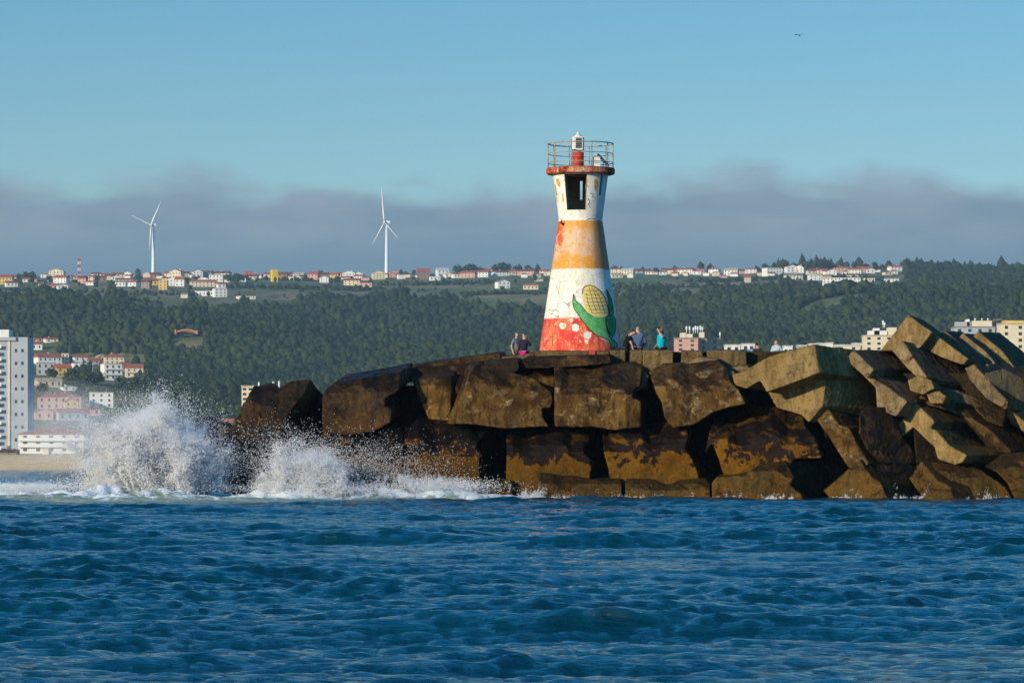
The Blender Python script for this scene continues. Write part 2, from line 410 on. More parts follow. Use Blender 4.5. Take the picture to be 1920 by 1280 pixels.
rt = [(147, 849, 30, 2, 'large dark round tree in front of the long beach hotel'), (120, 849, 16, 0, 'small dark tree left of the big one in front of the beach hotel'),
      (58, 849, 14, 2, 'low dark bush under the left part of the beach hotel'), (98, 712, 22, 0, 'dark tree between the white house and the yellow house in the town'),
      (135, 720, 26, 2, 'dark tree below the yellow house in the town'), (160, 722, 26, 0, 'dark tree below the terraced white houses in the town'), (182, 722, 24, 2, 'dark tree left of the white balcony block in the town'),
      (80, 738, 18, 2, 'dark tree below the beige roof in the town'), (150, 745, 20, 0, 'dark tree above the white modern house'), (225, 728, 22, 0, 'dark tree below the white balcony block'),
      (250, 735, 26, 2, 'dark tree at the right end of the town'), (40, 690, 20, 0, 'dark tree behind the tower block'), (112, 665, 16, 0, 'dark tree right of the red roofs behind the tower block'),
      (345, 745, 30, 2, 'bright green rounded tree above the splash')]
for a, b, h, v, l in rt: tree_at(a, b, h, v, l, 'trees in the seaside town')
for i, (a, b, h) in enumerate([(1855, 648, 50), (1880, 655, 44), (1902, 640, 36), (1925, 660, 56)]):
    tree_at(a, b, h, i, ORD[i]+' dark tree from the left below the cream flats at the right edge', 'trees behind the right blocks')

# ------------------------------------------------------------------ houses
WALLS = dict(white=(.82, .80, .74), cream=(.76, .64, .44), yellow=(.72, .48, .14), byel=(.85, .55, .01), mustard=(.35, .25, .07), pink=(.62, .36, .28), brown=(.26, .18, .13),
             orange=(.58, .17, .06), grey=(.42, .43, .44), stone=(.34, .27, .22), beige=(.55, .47, .33))
ROOFS = dict(red=(.46, .12, .065), orange=(.55, .16, .06), brown=(.20, .08, .055), grey=(.28, .27, .26), white=(.66, .64, .6), darkred=(.25, .055, .04), cream=(.6, .48, .3))
WM = {k: simple('wall_'+k, v, .85, .2, .12, .4) for k, v in WALLS.items()}
RM = {k: simple('roof_'+k, v, .85, .2, .35, .8) for k, v in ROOFS.items()}
GLS = simple('window_glass', (.03, .04, .05), .25, .5, .2)
AWN = simple('shutter', (.35, .3, .25), .7, .3)
def house(px, py, w, h, wall='white', roof='red', kind='gable', yaw=None, Y=None, label='', group=None, name='house', floors=None, cat='house', balcony=False):
    """w,h in photo pixels of the facade incl. roof"""
    if Y is None: X, Y, Z = ground(px, py)
    else: X = (px-960)*Y/F; Z = CH+(HY-py)*Y/F
    s = Y/F; W_ = w*s; H_ = h*s; D_ = max(8, min(W_*.8, 16))
    yaw = random.uniform(-.35, .35) if yaw is None else yaw
    r = empty(name, (X, Y+D_*.5, Z), yaw); tag(r, label, cat, group)
    rh = 0 if kind == 'flat' else H_*(.30 if kind == 'gable' else .27)
    hw = W_/2; hd = D_/2; ws = H_-rh
    bm = bmesh.new(); bx(bm, -hw, hw, -hd, hd, min(-4, float(HT(X, Y))-Z-2), ws)
    if kind == 'front':      # gable end faces the sea
        vs = [bm.verts.new(q) for q in ((-hw, -hd, ws), (hw, -hd, ws), (0, -hd, ws+rh*.95), (-hw, hd, ws), (hw, hd, ws), (0, hd, ws+rh*.95))]
        bm.faces.new(vs[:3]); bm.faces.new(vs[3:])
    from_bm('wall', bm, WM[wall], r)
    bm = bmesh.new(); ov = .5; th = .35
    if kind == 'flat':
        bx(bm, -hw-.2, hw+.2, -hd-.2, hd+.2, ws+.003, ws+.5)
    elif kind == 'gable':
        a = [(-hw-ov, -hd-ov, ws-.1), (-hw-ov, 0, ws+rh), (-hw-ov, hd+ov, ws-.1)]
        L = [bm.verts.new(q) for q in a]+[bm.verts.new((q[0], q[1], q[2]+th)) for q in a]
        Rr = [bm.verts.new((-q[0], q[1], q[2])) for q in a]+[bm.verts.new((-q[0], q[1], q[2]+th)) for q in a]
        for i0, i1 in ((0, 1), (1, 2)):
            bm.faces.new((L[i0], L[i1], Rr[i1], Rr[i0])); bm.faces.new((L[i0+3], Rr[i0+3], Rr[i1+3], L[i1+3]))
            bm.faces.new((L[i0], L[i0+3], L[i1+3], L[i1])); bm.faces.new((Rr[i0], Rr[i1], Rr[i1+3], Rr[i0+3]))
        bm.faces.new((L[0], Rr[0], Rr[3], L[3])); bm.faces.new((L[2], L[5], Rr[5], Rr[2]))
        gb = [bm.verts.new((sx*hw*.999, yy, zz)) for sx in (-1, 1) for yy, zz in ((-hd, ws), (hd, ws), (0, ws+rh-.1))]
        bm.faces.new(gb[:3]); bm.faces.new(gb[3:])
    elif kind == 'front':
        a = [(-hw-ov, ws-.1), (0, ws+rh), (hw+ov, ws-.1)]
        A = [bm.verts.new((x, -hd-ov, z)) for x, z in a]+[bm.verts.new((x, -hd-ov, z+th)) for x, z in a]
        B = [bm.verts.new((x, hd+ov, z)) for x, z in a]+[bm.verts.new((x, hd+ov, z+th)) for x, z in a]
        for i0, i1 in ((0, 1), (1, 2)):
            bm.faces.new((A[i0], A[i1], B[i1], B[i0])); bm.faces.new((A[i0+3], B[i0+3], B[i1+3], A[i1+3]))
            bm.faces.new((A[i0], A[i0+3], A[i1+3], A[i1])); bm.faces.new((B[i0], B[i1], B[i1+3], B[i0+3]))
        bm.faces.new((A[0], B[0], B[3], A[3])); bm.faces.new((A[2], A[5], B[5], B[2]))
    else:                     # hip
        b = [bm.verts.new(q) for q in ((-hw-ov, -hd-ov, ws), (hw+ov, -hd-ov, ws), (hw+ov, hd+ov, ws), (-hw-ov, hd+ov, ws))]
        k = max(0, hw-hd*.8); t2 = [bm.verts.new((-k-.05, 0, ws+rh)), bm.verts.new((k+.05, 0, ws+rh))]
        bm.faces.new((b[0], b[1], t2[1], t2[0])); bm.faces.new((b[2], b[3], t2[0], t2[1])); bm.faces.new((b[1], b[2], t2[1])); bm.faces.new((b[3], b[0], t2[0])); bm.faces.new(b[::-1])
    ro = from_bm('roof', bm, RM[roof], r)
    if kind != 'flat' and w > 15 and random.random() < .7:
        bm = bmesh.new(); cx = random.uniform(-.5, .5)*hw; bx(bm, cx-.45, cx+.45, .4, 1.3, ws+rh*.5, ws+rh+1.0)
        from_bm('chimney', bm, WM[wall], ro)
    fl = floors or max(1, int(round(ws/3.1))); nw = max(2, int(W_/3.6))
    fh = ws/fl
    if w >= 14:
        for f in range(fl):
            for k in range(nw):
                xc = -hw+(k+.5)*W_/nw
                bm = bmesh.new(); bx(bm, xc-.62, xc+.62, -hd-.03, -hd+.1, f*fh+fh*.3, f*fh+fh*.78)
                from_bm('window', bm, GLS, r)
        if balcony:
            for f in range(1, fl):
                bm = bmesh.new(); bx(bm, -hw, hw, -hd-1.3, -hd-.003, f*fh-.15, f*fh+.05); bx(bm, -hw, hw, -hd-1.3, -hd-1.2, f*fh+.051, f*fh+.95)
                from_bm('balcony', bm, WM[wall], r)
    return r

ridge = [(10,533,24,15,'yellow','red','gable'),(20,538,20,9,'white','darkred','gable'),(68,527,9,8,'cream','cream','flat'),(106,522,26,15,'cream','cream','front'),(115,531,24,12,'white','red','gable'),(128,527,12,10,'cream','red','hip'),
(82,540,20,7,'white','orange','gable'),(98,541,16,7,'pink','orange','gable'),(116,542,18,7,'white','white','front'),(155,531,14,11,'pink','darkred','gable'),(172,528,14,10,'cream','red','hip'),(172,535,18,7,'white','orange','gable'),
(190,528,16,9,'brown','darkred','gable'),(206,525,16,9,'beige','brown','gable'),(220,522,20,9,'cream','red','gable'),(240,521,18,9,'white','cream','front'),(226,537,18,9,'white','grey','hip'),(248,537,20,9,'white','red','gable'),
(232,530,30,7,'pink','darkred','gable'),(274,520,12,8,'cream','red','front'),(291,522,18,9,'brown','darkred','gable'),(274,541,15,14,'stone','brown','gable'),(289,535,18,9,'yellow','red','gable'),(306,543,15,14,'yellow','cream','flat'),
(321,536,18,13,'white','white','front'),(337,537,16,15,'white','red','gable'),(317,521,14,10,'cream','red','gable'),(331,522,22,14,'cream','red','front'),(347,520,14,9,'beige','darkred','gable'),(369,522,18,14,'white','brown','front'),
(388,522,20,12,'grey','brown','gable'),(417,522,26,11,'white','brown','gable'),(380,538,46,11,'cream','orange','gable'),(405,533,24,14,'white','cream','flat'),(414,540,14,9,'white','red','gable'),
(385,555,34,7,'white','white','flat'),(411,557,22,13,'white','grey','flat'),(345,559,12,8,'cream','grey','gable'),(460,561,30,4,'white','white','flat'),(465,523,15,11,'orange','red','flat'),(478,524,12,8,'orange','red','gable'),
(502,520,14,8,'cream','red','gable'),(514,528,10,18,'byel','byel','flat'),(530,525,16,12,'mustard','brown','gable'),(541,520,16,9,'brown','darkred','gable'),(561,522,20,9,'white','cream','gable'),(588,525,18,13,'pink','red','gable'),
(608,522,18,9,'brown','darkred','gable'),(608,530,16,10,'white','grey','front'),(628,524,14,10,'yellow','red','gable'),(642,521,18,9,'pink','orange','gable'),(654,523,22,12,'white','white','front'),(672,522,16,10,'white','red','front'),
(660,535,28,11,'cream','red','gable'),(688,538,22,6,'pink','red','flat'),(709,524,22,14,'cream','red','front'),(738,518,16,11,'pink','red','front'),(752,523,12,6,'white','white','flat'),(794,524,22,17,'brown','red','gable'),
(829,518,20,13,'white','white','gable'),(815,526,18,6,'white','grey','flat'),(711,554,18,9,'yellow','red','gable'),(727,556,14,11,'cream','red','front'),(860,521,22,8,'white','red','gable'),(880,521,26,11,'pink','red','gable'),
(905,520,24,11,'white','red','gable'),(913,512,22,8,'white','red','gable'),(938,518,26,9,'white','darkred','gable'),(964,516,22,8,'cream','red','gable'),(990,517,30,10,'pink','darkred','gable'),(1020,516,14,9,'cream','red','gable'),
(942,541,22,14,'white','grey','front'),(995,543,26,9,'cream','orange','gable'),(1010,528,12,6,'cream','grey','gable'),
(1157,513,20,9,'cream','red','hip'),(1155,521,20,7,'cream','cream','gable'),(1178,515,22,10,'cream','white','gable'),(1206,514,22,8,'pink','brown','gable'),(1252,514,20,9,'cream','darkred','gable'),(1266,513,18,8,'orange','red','gable'),(1287,514,26,10,'white','red','gable'),
(1312,513,18,8,'pink','red','gable'),(1340,513,18,9,'white','red','hip'),(1372,517,24,12,'white','cream','gable'),(1408,513,20,9,'white','red','hip'),(1402,530,12,12,'beige','red','gable'),(1448,517,28,12,'white','grey','flat'),
(1484,511,20,12,'white','orange','front'),(1500,512,16,12,'white','red','front'),(1488,525,30,10,'cream','grey','gable'),(1534,514,34,9,'cream','red','gable'),(1528,526,22,8,'white','white','flat'),(1560,516,16,9,'white','orange','front'),
(1580,512,30,11,'pink','red','hip'),(1603,514,22,10,'white','red','gable'),(1620,512,22,10,'pink','orange','gable'),(1550,525,18,8,'cream','orange','gable'),(1579,537,66,13,'white','grey','flat'),(1600,523,24,8,'cream','brown','gable'),
(1649,510,12,7,'pink','red','gable'),(1680,508,24,9,'white','orange','gable'),(1743,514,14,8,'white','orange','front'),(1778,513,12,5,'white','grey','gable'),(1801,512,12,6,'cream','red','gable'),(1836,515,22,6,'white','darkred','gable'),
(1674,529,26,6,'white','white','gable'),(1630,528,18,5,'cream','cream','flat')]
_hr = random.Random(3)
for _x in list(range(30, 1050, 17))+list(range(1160, 1690, 18)):
    _x += _hr.uniform(-7, 7); _y = 519+_hr.uniform(-3, 7)+(4 if _x < 480 else (-4 if _x > 850 else 0))+(-3 if _x > 1400 else 0)
    if abs(_x-514) < 16: continue
    ridge.append((_x, _y, _hr.uniform(10, 17), _hr.uniform(5, 8), _hr.choice(['white', 'white', 'white', 'cream', 'pink', 'cream']), _hr.choice(['red', 'orange', 'darkred', 'red', 'brown']), _hr.choice(['gable', 'front', 'hip', 'gable'])))
LM = [(-1, 'from the left edge'), (148, 'right of the striped mast'), (287, 'right of the left wind turbine'), (520, 'right of the bright yellow building'), (725, 'right of the right wind turbine'), (1100, 'right of the lighthouse'), (1310, 'right of the pink flats'), (1702, 'right of the tallest block')]
_unused = [(-1, 'from the left edge'), (148, 'right of the striped mast'), (287, 'right of the left wind turbine'), (520, 'right of the bright yellow tower house'), (725, 'right of the right wind turbine'), (1100, 'right of the lighthouse'), (1560, 'right of the ridge bend above the tall slanted block')]
cnt = {}
WN_ = dict(byel='bright yellow', stone='brown stone', beige='beige'); 
for (px, py, w_, h_, wa, ro, kd) in sorted(ridge):
    seg = [i for i, (x, _) in enumerate(LM) if px > x][-1]; cnt[seg] = cnt.get(seg, 0)+1
    rf = 'flat roof' if kd == 'flat' else ro.replace('darkred', 'dark red')+' roof'
    if wa == 'byel': lab = 'tall narrow bright yellow building on the ridge between the two wind turbines'; RM.setdefault('byel', WM['byel']); cnt[seg] -= 1
    elif w_ > 60: lab = 'long white modern building with window bands below the ridge houses on the right'; cnt[seg] -= 1
    else: lab = '%s house %s on the ridge, %s walls, %s' % (ORD[cnt[seg]-1] if cnt[seg] <= 40 else 'last', {4: 'right of the right wind turbine'}.get(seg, LM[seg][1]), WN_.get(wa, wa), rf)
    house(px, py, w_*1.08, h_*1.22, wa, ro, kd, label=lab, group='houses along the ridge')

TB = simple('white_steel', (.78, .78, .76), .4, .4, .08)
# town on the left
G = 'buildings of the seaside town'
town = [
 (67, 641, 20, 8, 'pink', 'red', 'hip', 'small pink house with red roof right behind the tower block', 0), (94, 643, 24, 9, 'white', 'red', 'gable', 'house with wide red roof farthest up behind the tower block', 0),
 (68, 656, 20, 15, 'white', 'red', 'gable', 'white house with red roof just right of the tower block top', 0), (84, 703, 34, 22, 'grey', 'grey', 'flat', 'grey fronted house below the white red-roofed house near the tower block', 0),
 (86, 688, 46, 24, 'white', 'red', 'gable', 'wide white house with red roof right of the tower block', 0), (116, 707, 28, 24, 'yellow', 'orange', 'gable', 'yellow house with orange roof in the middle of the town', 0),
 (121, 684, 14, 20, 'cream', 'cream', 'flat', 'narrow cream stair tower above the yellow house', 0), (150, 686, 32, 20, 'white', 'red', 'hip', 'white house with pointed red roof above the terraces', 0),
 (152, 697, 36, 16, 'white', 'grey', 'flat', 'white terraced flats with long balconies in mid town', 1), (178, 688, 26, 16, 'grey', 'red', 'gable', 'grey house with red roof beside the yellow gable', 0),
 (187, 684, 14, 18, 'yellow', 'cream', 'front', 'narrow yellow gabled house among the red roofs', 0), (212, 690, 36, 26, 'cream', 'red', 'hip', 'tall house with layered red hip roof at the top right of town', 0),
 (207, 713, 34, 30, 'white', 'cream', 'flat', 'white balcony block with three floors at the right of town', 1), (250, 708, 32, 25, 'cream', 'red', 'gable', 'cream house with red roof and balcony at the right end of town', 1),
 (234, 697, 22, 16, 'pink', 'red', 'gable', 'pink house with red roof between the balcony block and the cream house', 0),
 (88, 727, 46, 17, 'beige', 'cream', 'gable', 'low beige house with broad beige roof below the town houses', 0), (127, 732, 26, 8, 'white', 'white', 'front', 'low white pavilion below the yellow house', 0),
 (108, 768, 80, 32, 'pink', 'red', 'hip', 'large pink house with long red hip roof above the beach hotel', 0), (131, 771, 25, 24, 'yellow', 'red', 'front', 'pale yellow gabled house in front of the large pink house', 0),
 (188, 765, 44, 28, 'white', 'white', 'flat', 'white modern flat-roofed villa left of the splash top', 0), (80, 788, 34, 20, 'pink', 'pink', 'front', 'pink gabled house just above the beach hotel', 0),
 (130, 790, 60, 22, 'grey', 'red', 'gable', 'grey house with red roof just above the beach hotel', 0), (170, 778, 30, 16, 'pink', 'darkred', 'gable', 'dark red roofed house between the villa and the pale yellow house', 0)]
RM['pink'] = simple('roof_pink', (.6, .3, .22), .8)
for (px, py, w_, h_, wa, ro, kd, lab, bal) in town:
    house(px, py, w_, h_, wa, ro, kd, yaw=random.uniform(.1, .5), label=lab, group=G, balcony=bool(bal))
house(95, 849, 122, 48, 'white', 'red', 'hip', yaw=.02, Y=1230, label='long three storey beach hotel with red roof behind the sand', group=G, name='hotel', cat='hotel', floors=3, balcony=True)
for i, (px, w_) in enumerate(((8, 16), (24, 14), (85, 12))):
    house(px, 850, w_, 9 if i < 2 else 8, 'brown' if i < 2 else 'cream', 'darkred' if i < 2 else 'cream', 'hip' if i < 2 else 'flat', Y=1200, yaw=0,
          label=['leftmost dark red roofed beach bar on the sand', 'second dark red roofed beach bar on the sand', 'small cream kiosk on the sand before the hotel'][i], name='beach_hut', cat='hut')
# tower block
def tower_block():
    Y = 1300.; s = Y/F; x1 = (52-960)*s; x0 = (-70-960)*s; xm = (9-960)*s; zb = CH+(HY-846)*s; zt = CH+(HY-632)*s; zh = CH+(HY-618)*s
    r = empty('tower_block', ((x0+x1)/2, Y, zb)); tag(r, 'tall grey tower block with white balconies at the left edge', 'tower block')
    r_ = Vector(r.location)
    def loc(o): o.data.transform(Matrix.Translation(-r_)); return o
    bm = bmesh.new(); bx(bm, x0, x1, Y, Y+16, zb, zt); loc(from_bm('wall', bm, simple('tower_side', (.42, .45, .48), .8, .2, .15, .2), r))
    bm = bmesh.new(); bx(bm, x0-.5, (17-960)*s, Y-.6, Y+10, zt+.003, zh); loc(from_bm('roof_house', bm, WM['white'], r))
    bm = bmesh.new(); bx(bm, x0-.5, (30-960)*s, Y-.9, Y+16.3, zt-1.2, zt+.0); loc(from_bm('cornice', bm, WM['grey'], r))
    bm = bmesh.new(); bx(bm, (15-960)*s, (19-960)*s, Y-.35, Y-.003, zb, zt-1.3); loc(from_bm('white_fin', bm, WM['cream'], r))
    n = 17
    for k in range(n):
        z = zb+(k+.2)*(zt-zb-2)/n
        bm = bmesh.new(); bx(bm, x0, xm-1-.6*(k % 2), Y-1.6, Y-.004, z, z+.2); bx(bm, x0, xm-1-.6*(k % 2), Y-1.6, Y-1.5, z+.201, z+1.15)
        loc(from_bm('balcony', bm, WM['white'], r))
        bm = bmesh.new(); bx(bm, x0+1, xm-2, Y-.05, Y-.004, z+1.2, z+2.3); loc(from_bm('window', bm, GLS, r))
        for q in (30, 42):
            if (k*3+q) % 2: 
                bm = bmesh.new(); bx(bm, (q-960)*s-.4, (q-960)*s+.4, Y-.03, Y-.003, z+.8, z+1.9); loc(from_bm('window', bm, GLS, r))
tower_block()
# curved terracotta house in the wood
def arc_house():
    X, Y, Z = ground(350, 636); s = Y/F
    r = empty('curved_house', (X, Y, Z+2)); tag(r, 'long curved terracotta roofed house alone in the wood on the left', 'house')
    bm = bmesh.new(); bm2 = bmesh.new(); n = 14
    for k in range(n):
        a0 = -1+2*k/n; a1 = -1+2*(k+1)/n
        xa, xb = a0*21*s, a1*21*s; za, zb_ = (1-a0*a0)*5*s+5*s, (1-a1*a1)*5*s+5*s
        for bmm, dz0, dz1, yo in ((bm, 0, 2.6*s, -2.2), (bm2, -3*s, -.02, 0)):
            vs = [bmm.verts.new(q) for q in ((xa, yo, za+dz0), (xb, yo, zb_+dz0), (xb, yo, zb_+dz1), (xa, yo, za+dz1), (xa, 7, za+dz0), (xb, 7, zb_+dz0), (xb, 7, zb_+dz1), (xa, 7, za+dz1))]
            for f in ((0,1,2,3),(7,6,5,4),(0,4,5,1),(3,2,6,7),(0,3,7,4),(1,5,6,2)): bmm.faces.new([vs[i] for i in f])
    bx(bm, -22*s, -19*s, -3, 4, 4*s, 12*s); bx(bm, 18*s, 21*s, -3, 4, 3*s, 10*s)
    from_bm('roof', bm, simple('terracotta', (.72, .25, .12), .8), r); from_bm('wall', bm2, WM['brown'], r)
arc_house()
house(310, 674, 10, 9, 'cream', 'cream', 'flat', label='tiny cream house half hidden in the wood left of centre')
# right-hand flats
def antennas(r, xs, z0, hs, rad=.25):
    for x, h in zip(xs, hs):
        bm = bmesh.new(); lathe(bm, [(rad*.35, 0), (rad*.35, h*.45), (rad, h*.46), (rad, h*.95), (rad*.4, h)], 8, x, 0)
        o = from_bm('antenna', bm, TB, r); o.location.z = z0
def flats(px, py, w, h, Y, wall, lab, extra=(), name='apartment_building', ants=None, floors=3, yaw=0.):
    r = house(px, py, w, h, wall, 'grey' if wall != 'cream' else 'cream', 'flat', Y=Y, yaw=yaw, label=lab, name=name, cat='building', floors=floors, balcony=False, group='flats behind the breakwater')
    s = Y/F
    for (a, b, hh, wl) in extra:
        bm = bmesh.new(); bx(bm, (a-px)*s, (b-px)*s, -3, 4, h*s+.503, h*s+.5+hh*s); from_bm('rooftop_room', bm, WM[wl], r)
    if ants: antennas(r, [(a-px)*s for a in ants[0]], h*s+ants[1]*s+.5, [q*s for q in ants[2]], .32)
    return r
flats(1287, 668, 44, 33, 1500, 'pink', 'pink apartment building with rooftop aerials behind the people', ((1276, 1286, 9, 'cream'), (1287, 1299, 7, 'cream'), (1312, 1321, 10, 'cream')), ants=((1288, 1294, 1301, 1305, 1309, 1314, 1318), 9, (13, 13, 11, 14, 13, 14, 12)), floors=4)
flats(1330, 668, 42, 32, 1512, 'stone', 'grey brown block joined to the pink apartment building', (), ants=((1351,), 0, (12,)), floors=3)
for i, (a, b, y, wl) in enumerate(((1360, 1388, 648, 'white'), (1392, 1415, 646, 'white'), (1470, 1486, 650, 'white'), (1496, 1512, 649, 'grey'), (1518, 1530, 646, 'white'), (1533, 1548, 645, 'cream'), (1550, 1562, 644, 'white'), (1566, 1612, 648, 'cream'), (1600, 1622, 645, 'cream'))):
    house((a+b)/2, 672, b-a, 672-y, wl, 'white', 'flat', Y=1400+i*12, yaw=0, label=ORD[i]+' low pale building behind the parapet counting right from the pink flats', group='low pale buildings behind the parapet')
flats(1648, 668, 56, 38, 1450, 'cream', 'cream building with white upper floor left of the tallest slanted block', ((1630, 1664, 8, 'white'), (1640, 1650, 13, 'white'), (1666, 1682, 14, 'cream')), ants=((1658, 1661), 14, (14, 10)), floors=4)
flats(1828, 660, 76, 46, 1480, 'grey', 'grey flats with cream penthouse above the slanted slabs', ((1795, 1822, 9, 'grey'), (1824, 1862, 11, 'cream'), (1815, 1820, 14, 'white')), ants=((1832, 1845, 1856), 11, (5, 5, 5)), floors=4)
flats(1900, 668, 52, 60, 1460, 'cream', 'cream flats with roof terrace at the right edge', ((1884, 1925, 5, 'yellow'),), floors=5)
house(1893, 676, 30, 22, 'pink', 'red', 'gable', Y=1300, yaw=0, label='small house with red tiled roof below the cream flats', group='flats behind the breakwater')
house(1925, 690, 24, 20, 'pink', 'red', 'gable', Y=1290, yaw=0, label='red roofed house cut by the right edge', group='flats behind the breakwater')
flats(464, 790, 22, 65, 1350, 'cream', 'narrow cream block showing left of the dark tip block', (), ants=((484, 503, 511, 522), -11, (18, 13, 19, 20)), floors=7)
flats(505, 792, 54, 50, 1352, 'beige', 'beige block with aerials hidden behind the dark tip block', floors=5)
house(412, 806, 46, 20, 'brown', 'orange', 'gable', Y=1300, yaw=0, label='low building with orange tiled roof left of the dark tip block')

# ------------------------------------------------------------------ turbines, mast
def turbine(px, py, hub, tips, nac, lab):
    X, Y, Z = ground(px, py); Y = 4700.; s = Y/F; X = (px-960)*s; Z = float(HT(X, Y))
    hz = CH+(HY-hub[1])*s-Z; dx = (hub[0]-px)*s
    r = empty('wind_turbine', (X, Y, Z)); tag(r, lab, 'wind turbine', 'wind turbines on the ridge')
    bm = bmesh.new(); lathe(bm, [(2.7, -2), (2.6, 2), (1.5, hz-1.6)], 20); from_bm('tower', bm, TB, r, True)
    bm = bmesh.new(); bx(bm, min(dx, (nac-px)*s), max(dx, (nac-px)*s), -1.6, 1.6, hz-1.6, hz+1.9)
    bmesh.ops.bevel(bm, geom=bm.edges[:], offset=.5, segments=2, affect='EDGES'); from_bm('nacelle', bm, TB, r)
    H = Vector((dx, -3.2, hz))
    bm = bmesh.new(); bmesh.ops.create_icosphere(bm, subdivisions=2, radius=1.7, matrix=Matrix.Translation(H)); hb = from_bm('hub', bm, TB, r, True)
    for (tx, ty) in tips:
        T = Vector(((tx-px)*s, -3.2+random.uniform(-6, 2), CH+(HY-ty)*s-Z)); d = T-H; L = d.length; d.normalize()
        sd = d.cross(Vector((0, 1, 0))).normalized(); bm = bmesh.new(); rows = []
        for k, (q, c, th) in enumerate(((0, .8, .8), (.08, .95, .7), (.2, 1.55, .5), (.5, 1.05, .32), (.8, .65, .2), (1, .18, .08))):
            c0 = H+d*L*q; rows.append([bm.verts.new(c0+sd*c*a+Vector((0, 1, 0))*th*b) for a, b in ((-.6, 0), (0, 1), (1, 0), (0, -1))])
        for A, B in zip(rows, rows[1:]):
            for k in range(4): bm.faces.new((A[k], A[(k+1) % 4], B[(k+1) % 4], B[k]))
        bm.faces.new(rows[0]); bm.faces.new(rows[-1]); from_bm('blade', bm, TB, r, True)
turbine(287.5, 516, (284, 422), ((303.5, 377), (247.5, 404.5), (281, 470)), 293, 'left wind turbine with one blade pointing up right')
turbine(725, 517, (721, 417), ((715.5, 351), (699, 458), (751, 452)), 732, 'right wind turbine with one blade pointing straight up')
def mast():
    Y = 4650.; s = Y/F; X = (148.5-960)*s; Z = float(HT(X, Y)); r = empty('radio_mast', (X, Y, Z)); tag(r, 'red and white striped lattice mast on the ridge at the left', 'mast')
    top = CH+(HY-484)*s-Z; n = 6
    for k in range(n):
        z0 = top*k/n; z1 = top*(k+1)/n; bm = bmesh.new(); q = 1.3
        for a, b in ((-q, -q), (q, -q), (q, q), (-q, q)): tube(bm, [(a, b, z0), (a, b, z1)], .32, 5)
        for a in (-1, 1):
            tube(bm, [(-q, a*q, z0), (q, a*q, z1)], .2, 4); tube(bm, [(q, a*q, z0), (-q, a*q, z1)], .2, 4)
        from_bm('mast_section', bm, simple('mast_red', (.5, .06, .06), .6) if (k % 2) else TB, r)
    r2 = empty('pole', ((538-960)*s, Y, float(HT((538-960)*s, Y)))); tag(r2, 'thin faint lattice pole on the ridge right of the bright yellow building', 'pole')
    bm = bmesh.new(); tube(bm, [(0, 0, 0), (0, 0, 28)], [.35, .15], 5); from_bm('shaft', bm, simple('grey_pole', (.3, .32, .35), .6), r2)
    X, Y, Z = ground(130, 690); r3 = empty('pole'); r3.location = (X, Y, Z); tag(r3, 'dark thin pole rising above the town beside the stair tower', 'pole')
    bm = bmesh.new(); tube(bm, [(0, 0, 0), (0, 0, 60*Y/F)], [.3, .2], 5); from_bm('shaft', bm, simple('dark_pole', (.08, .09, .1), .6), r3)
mast()

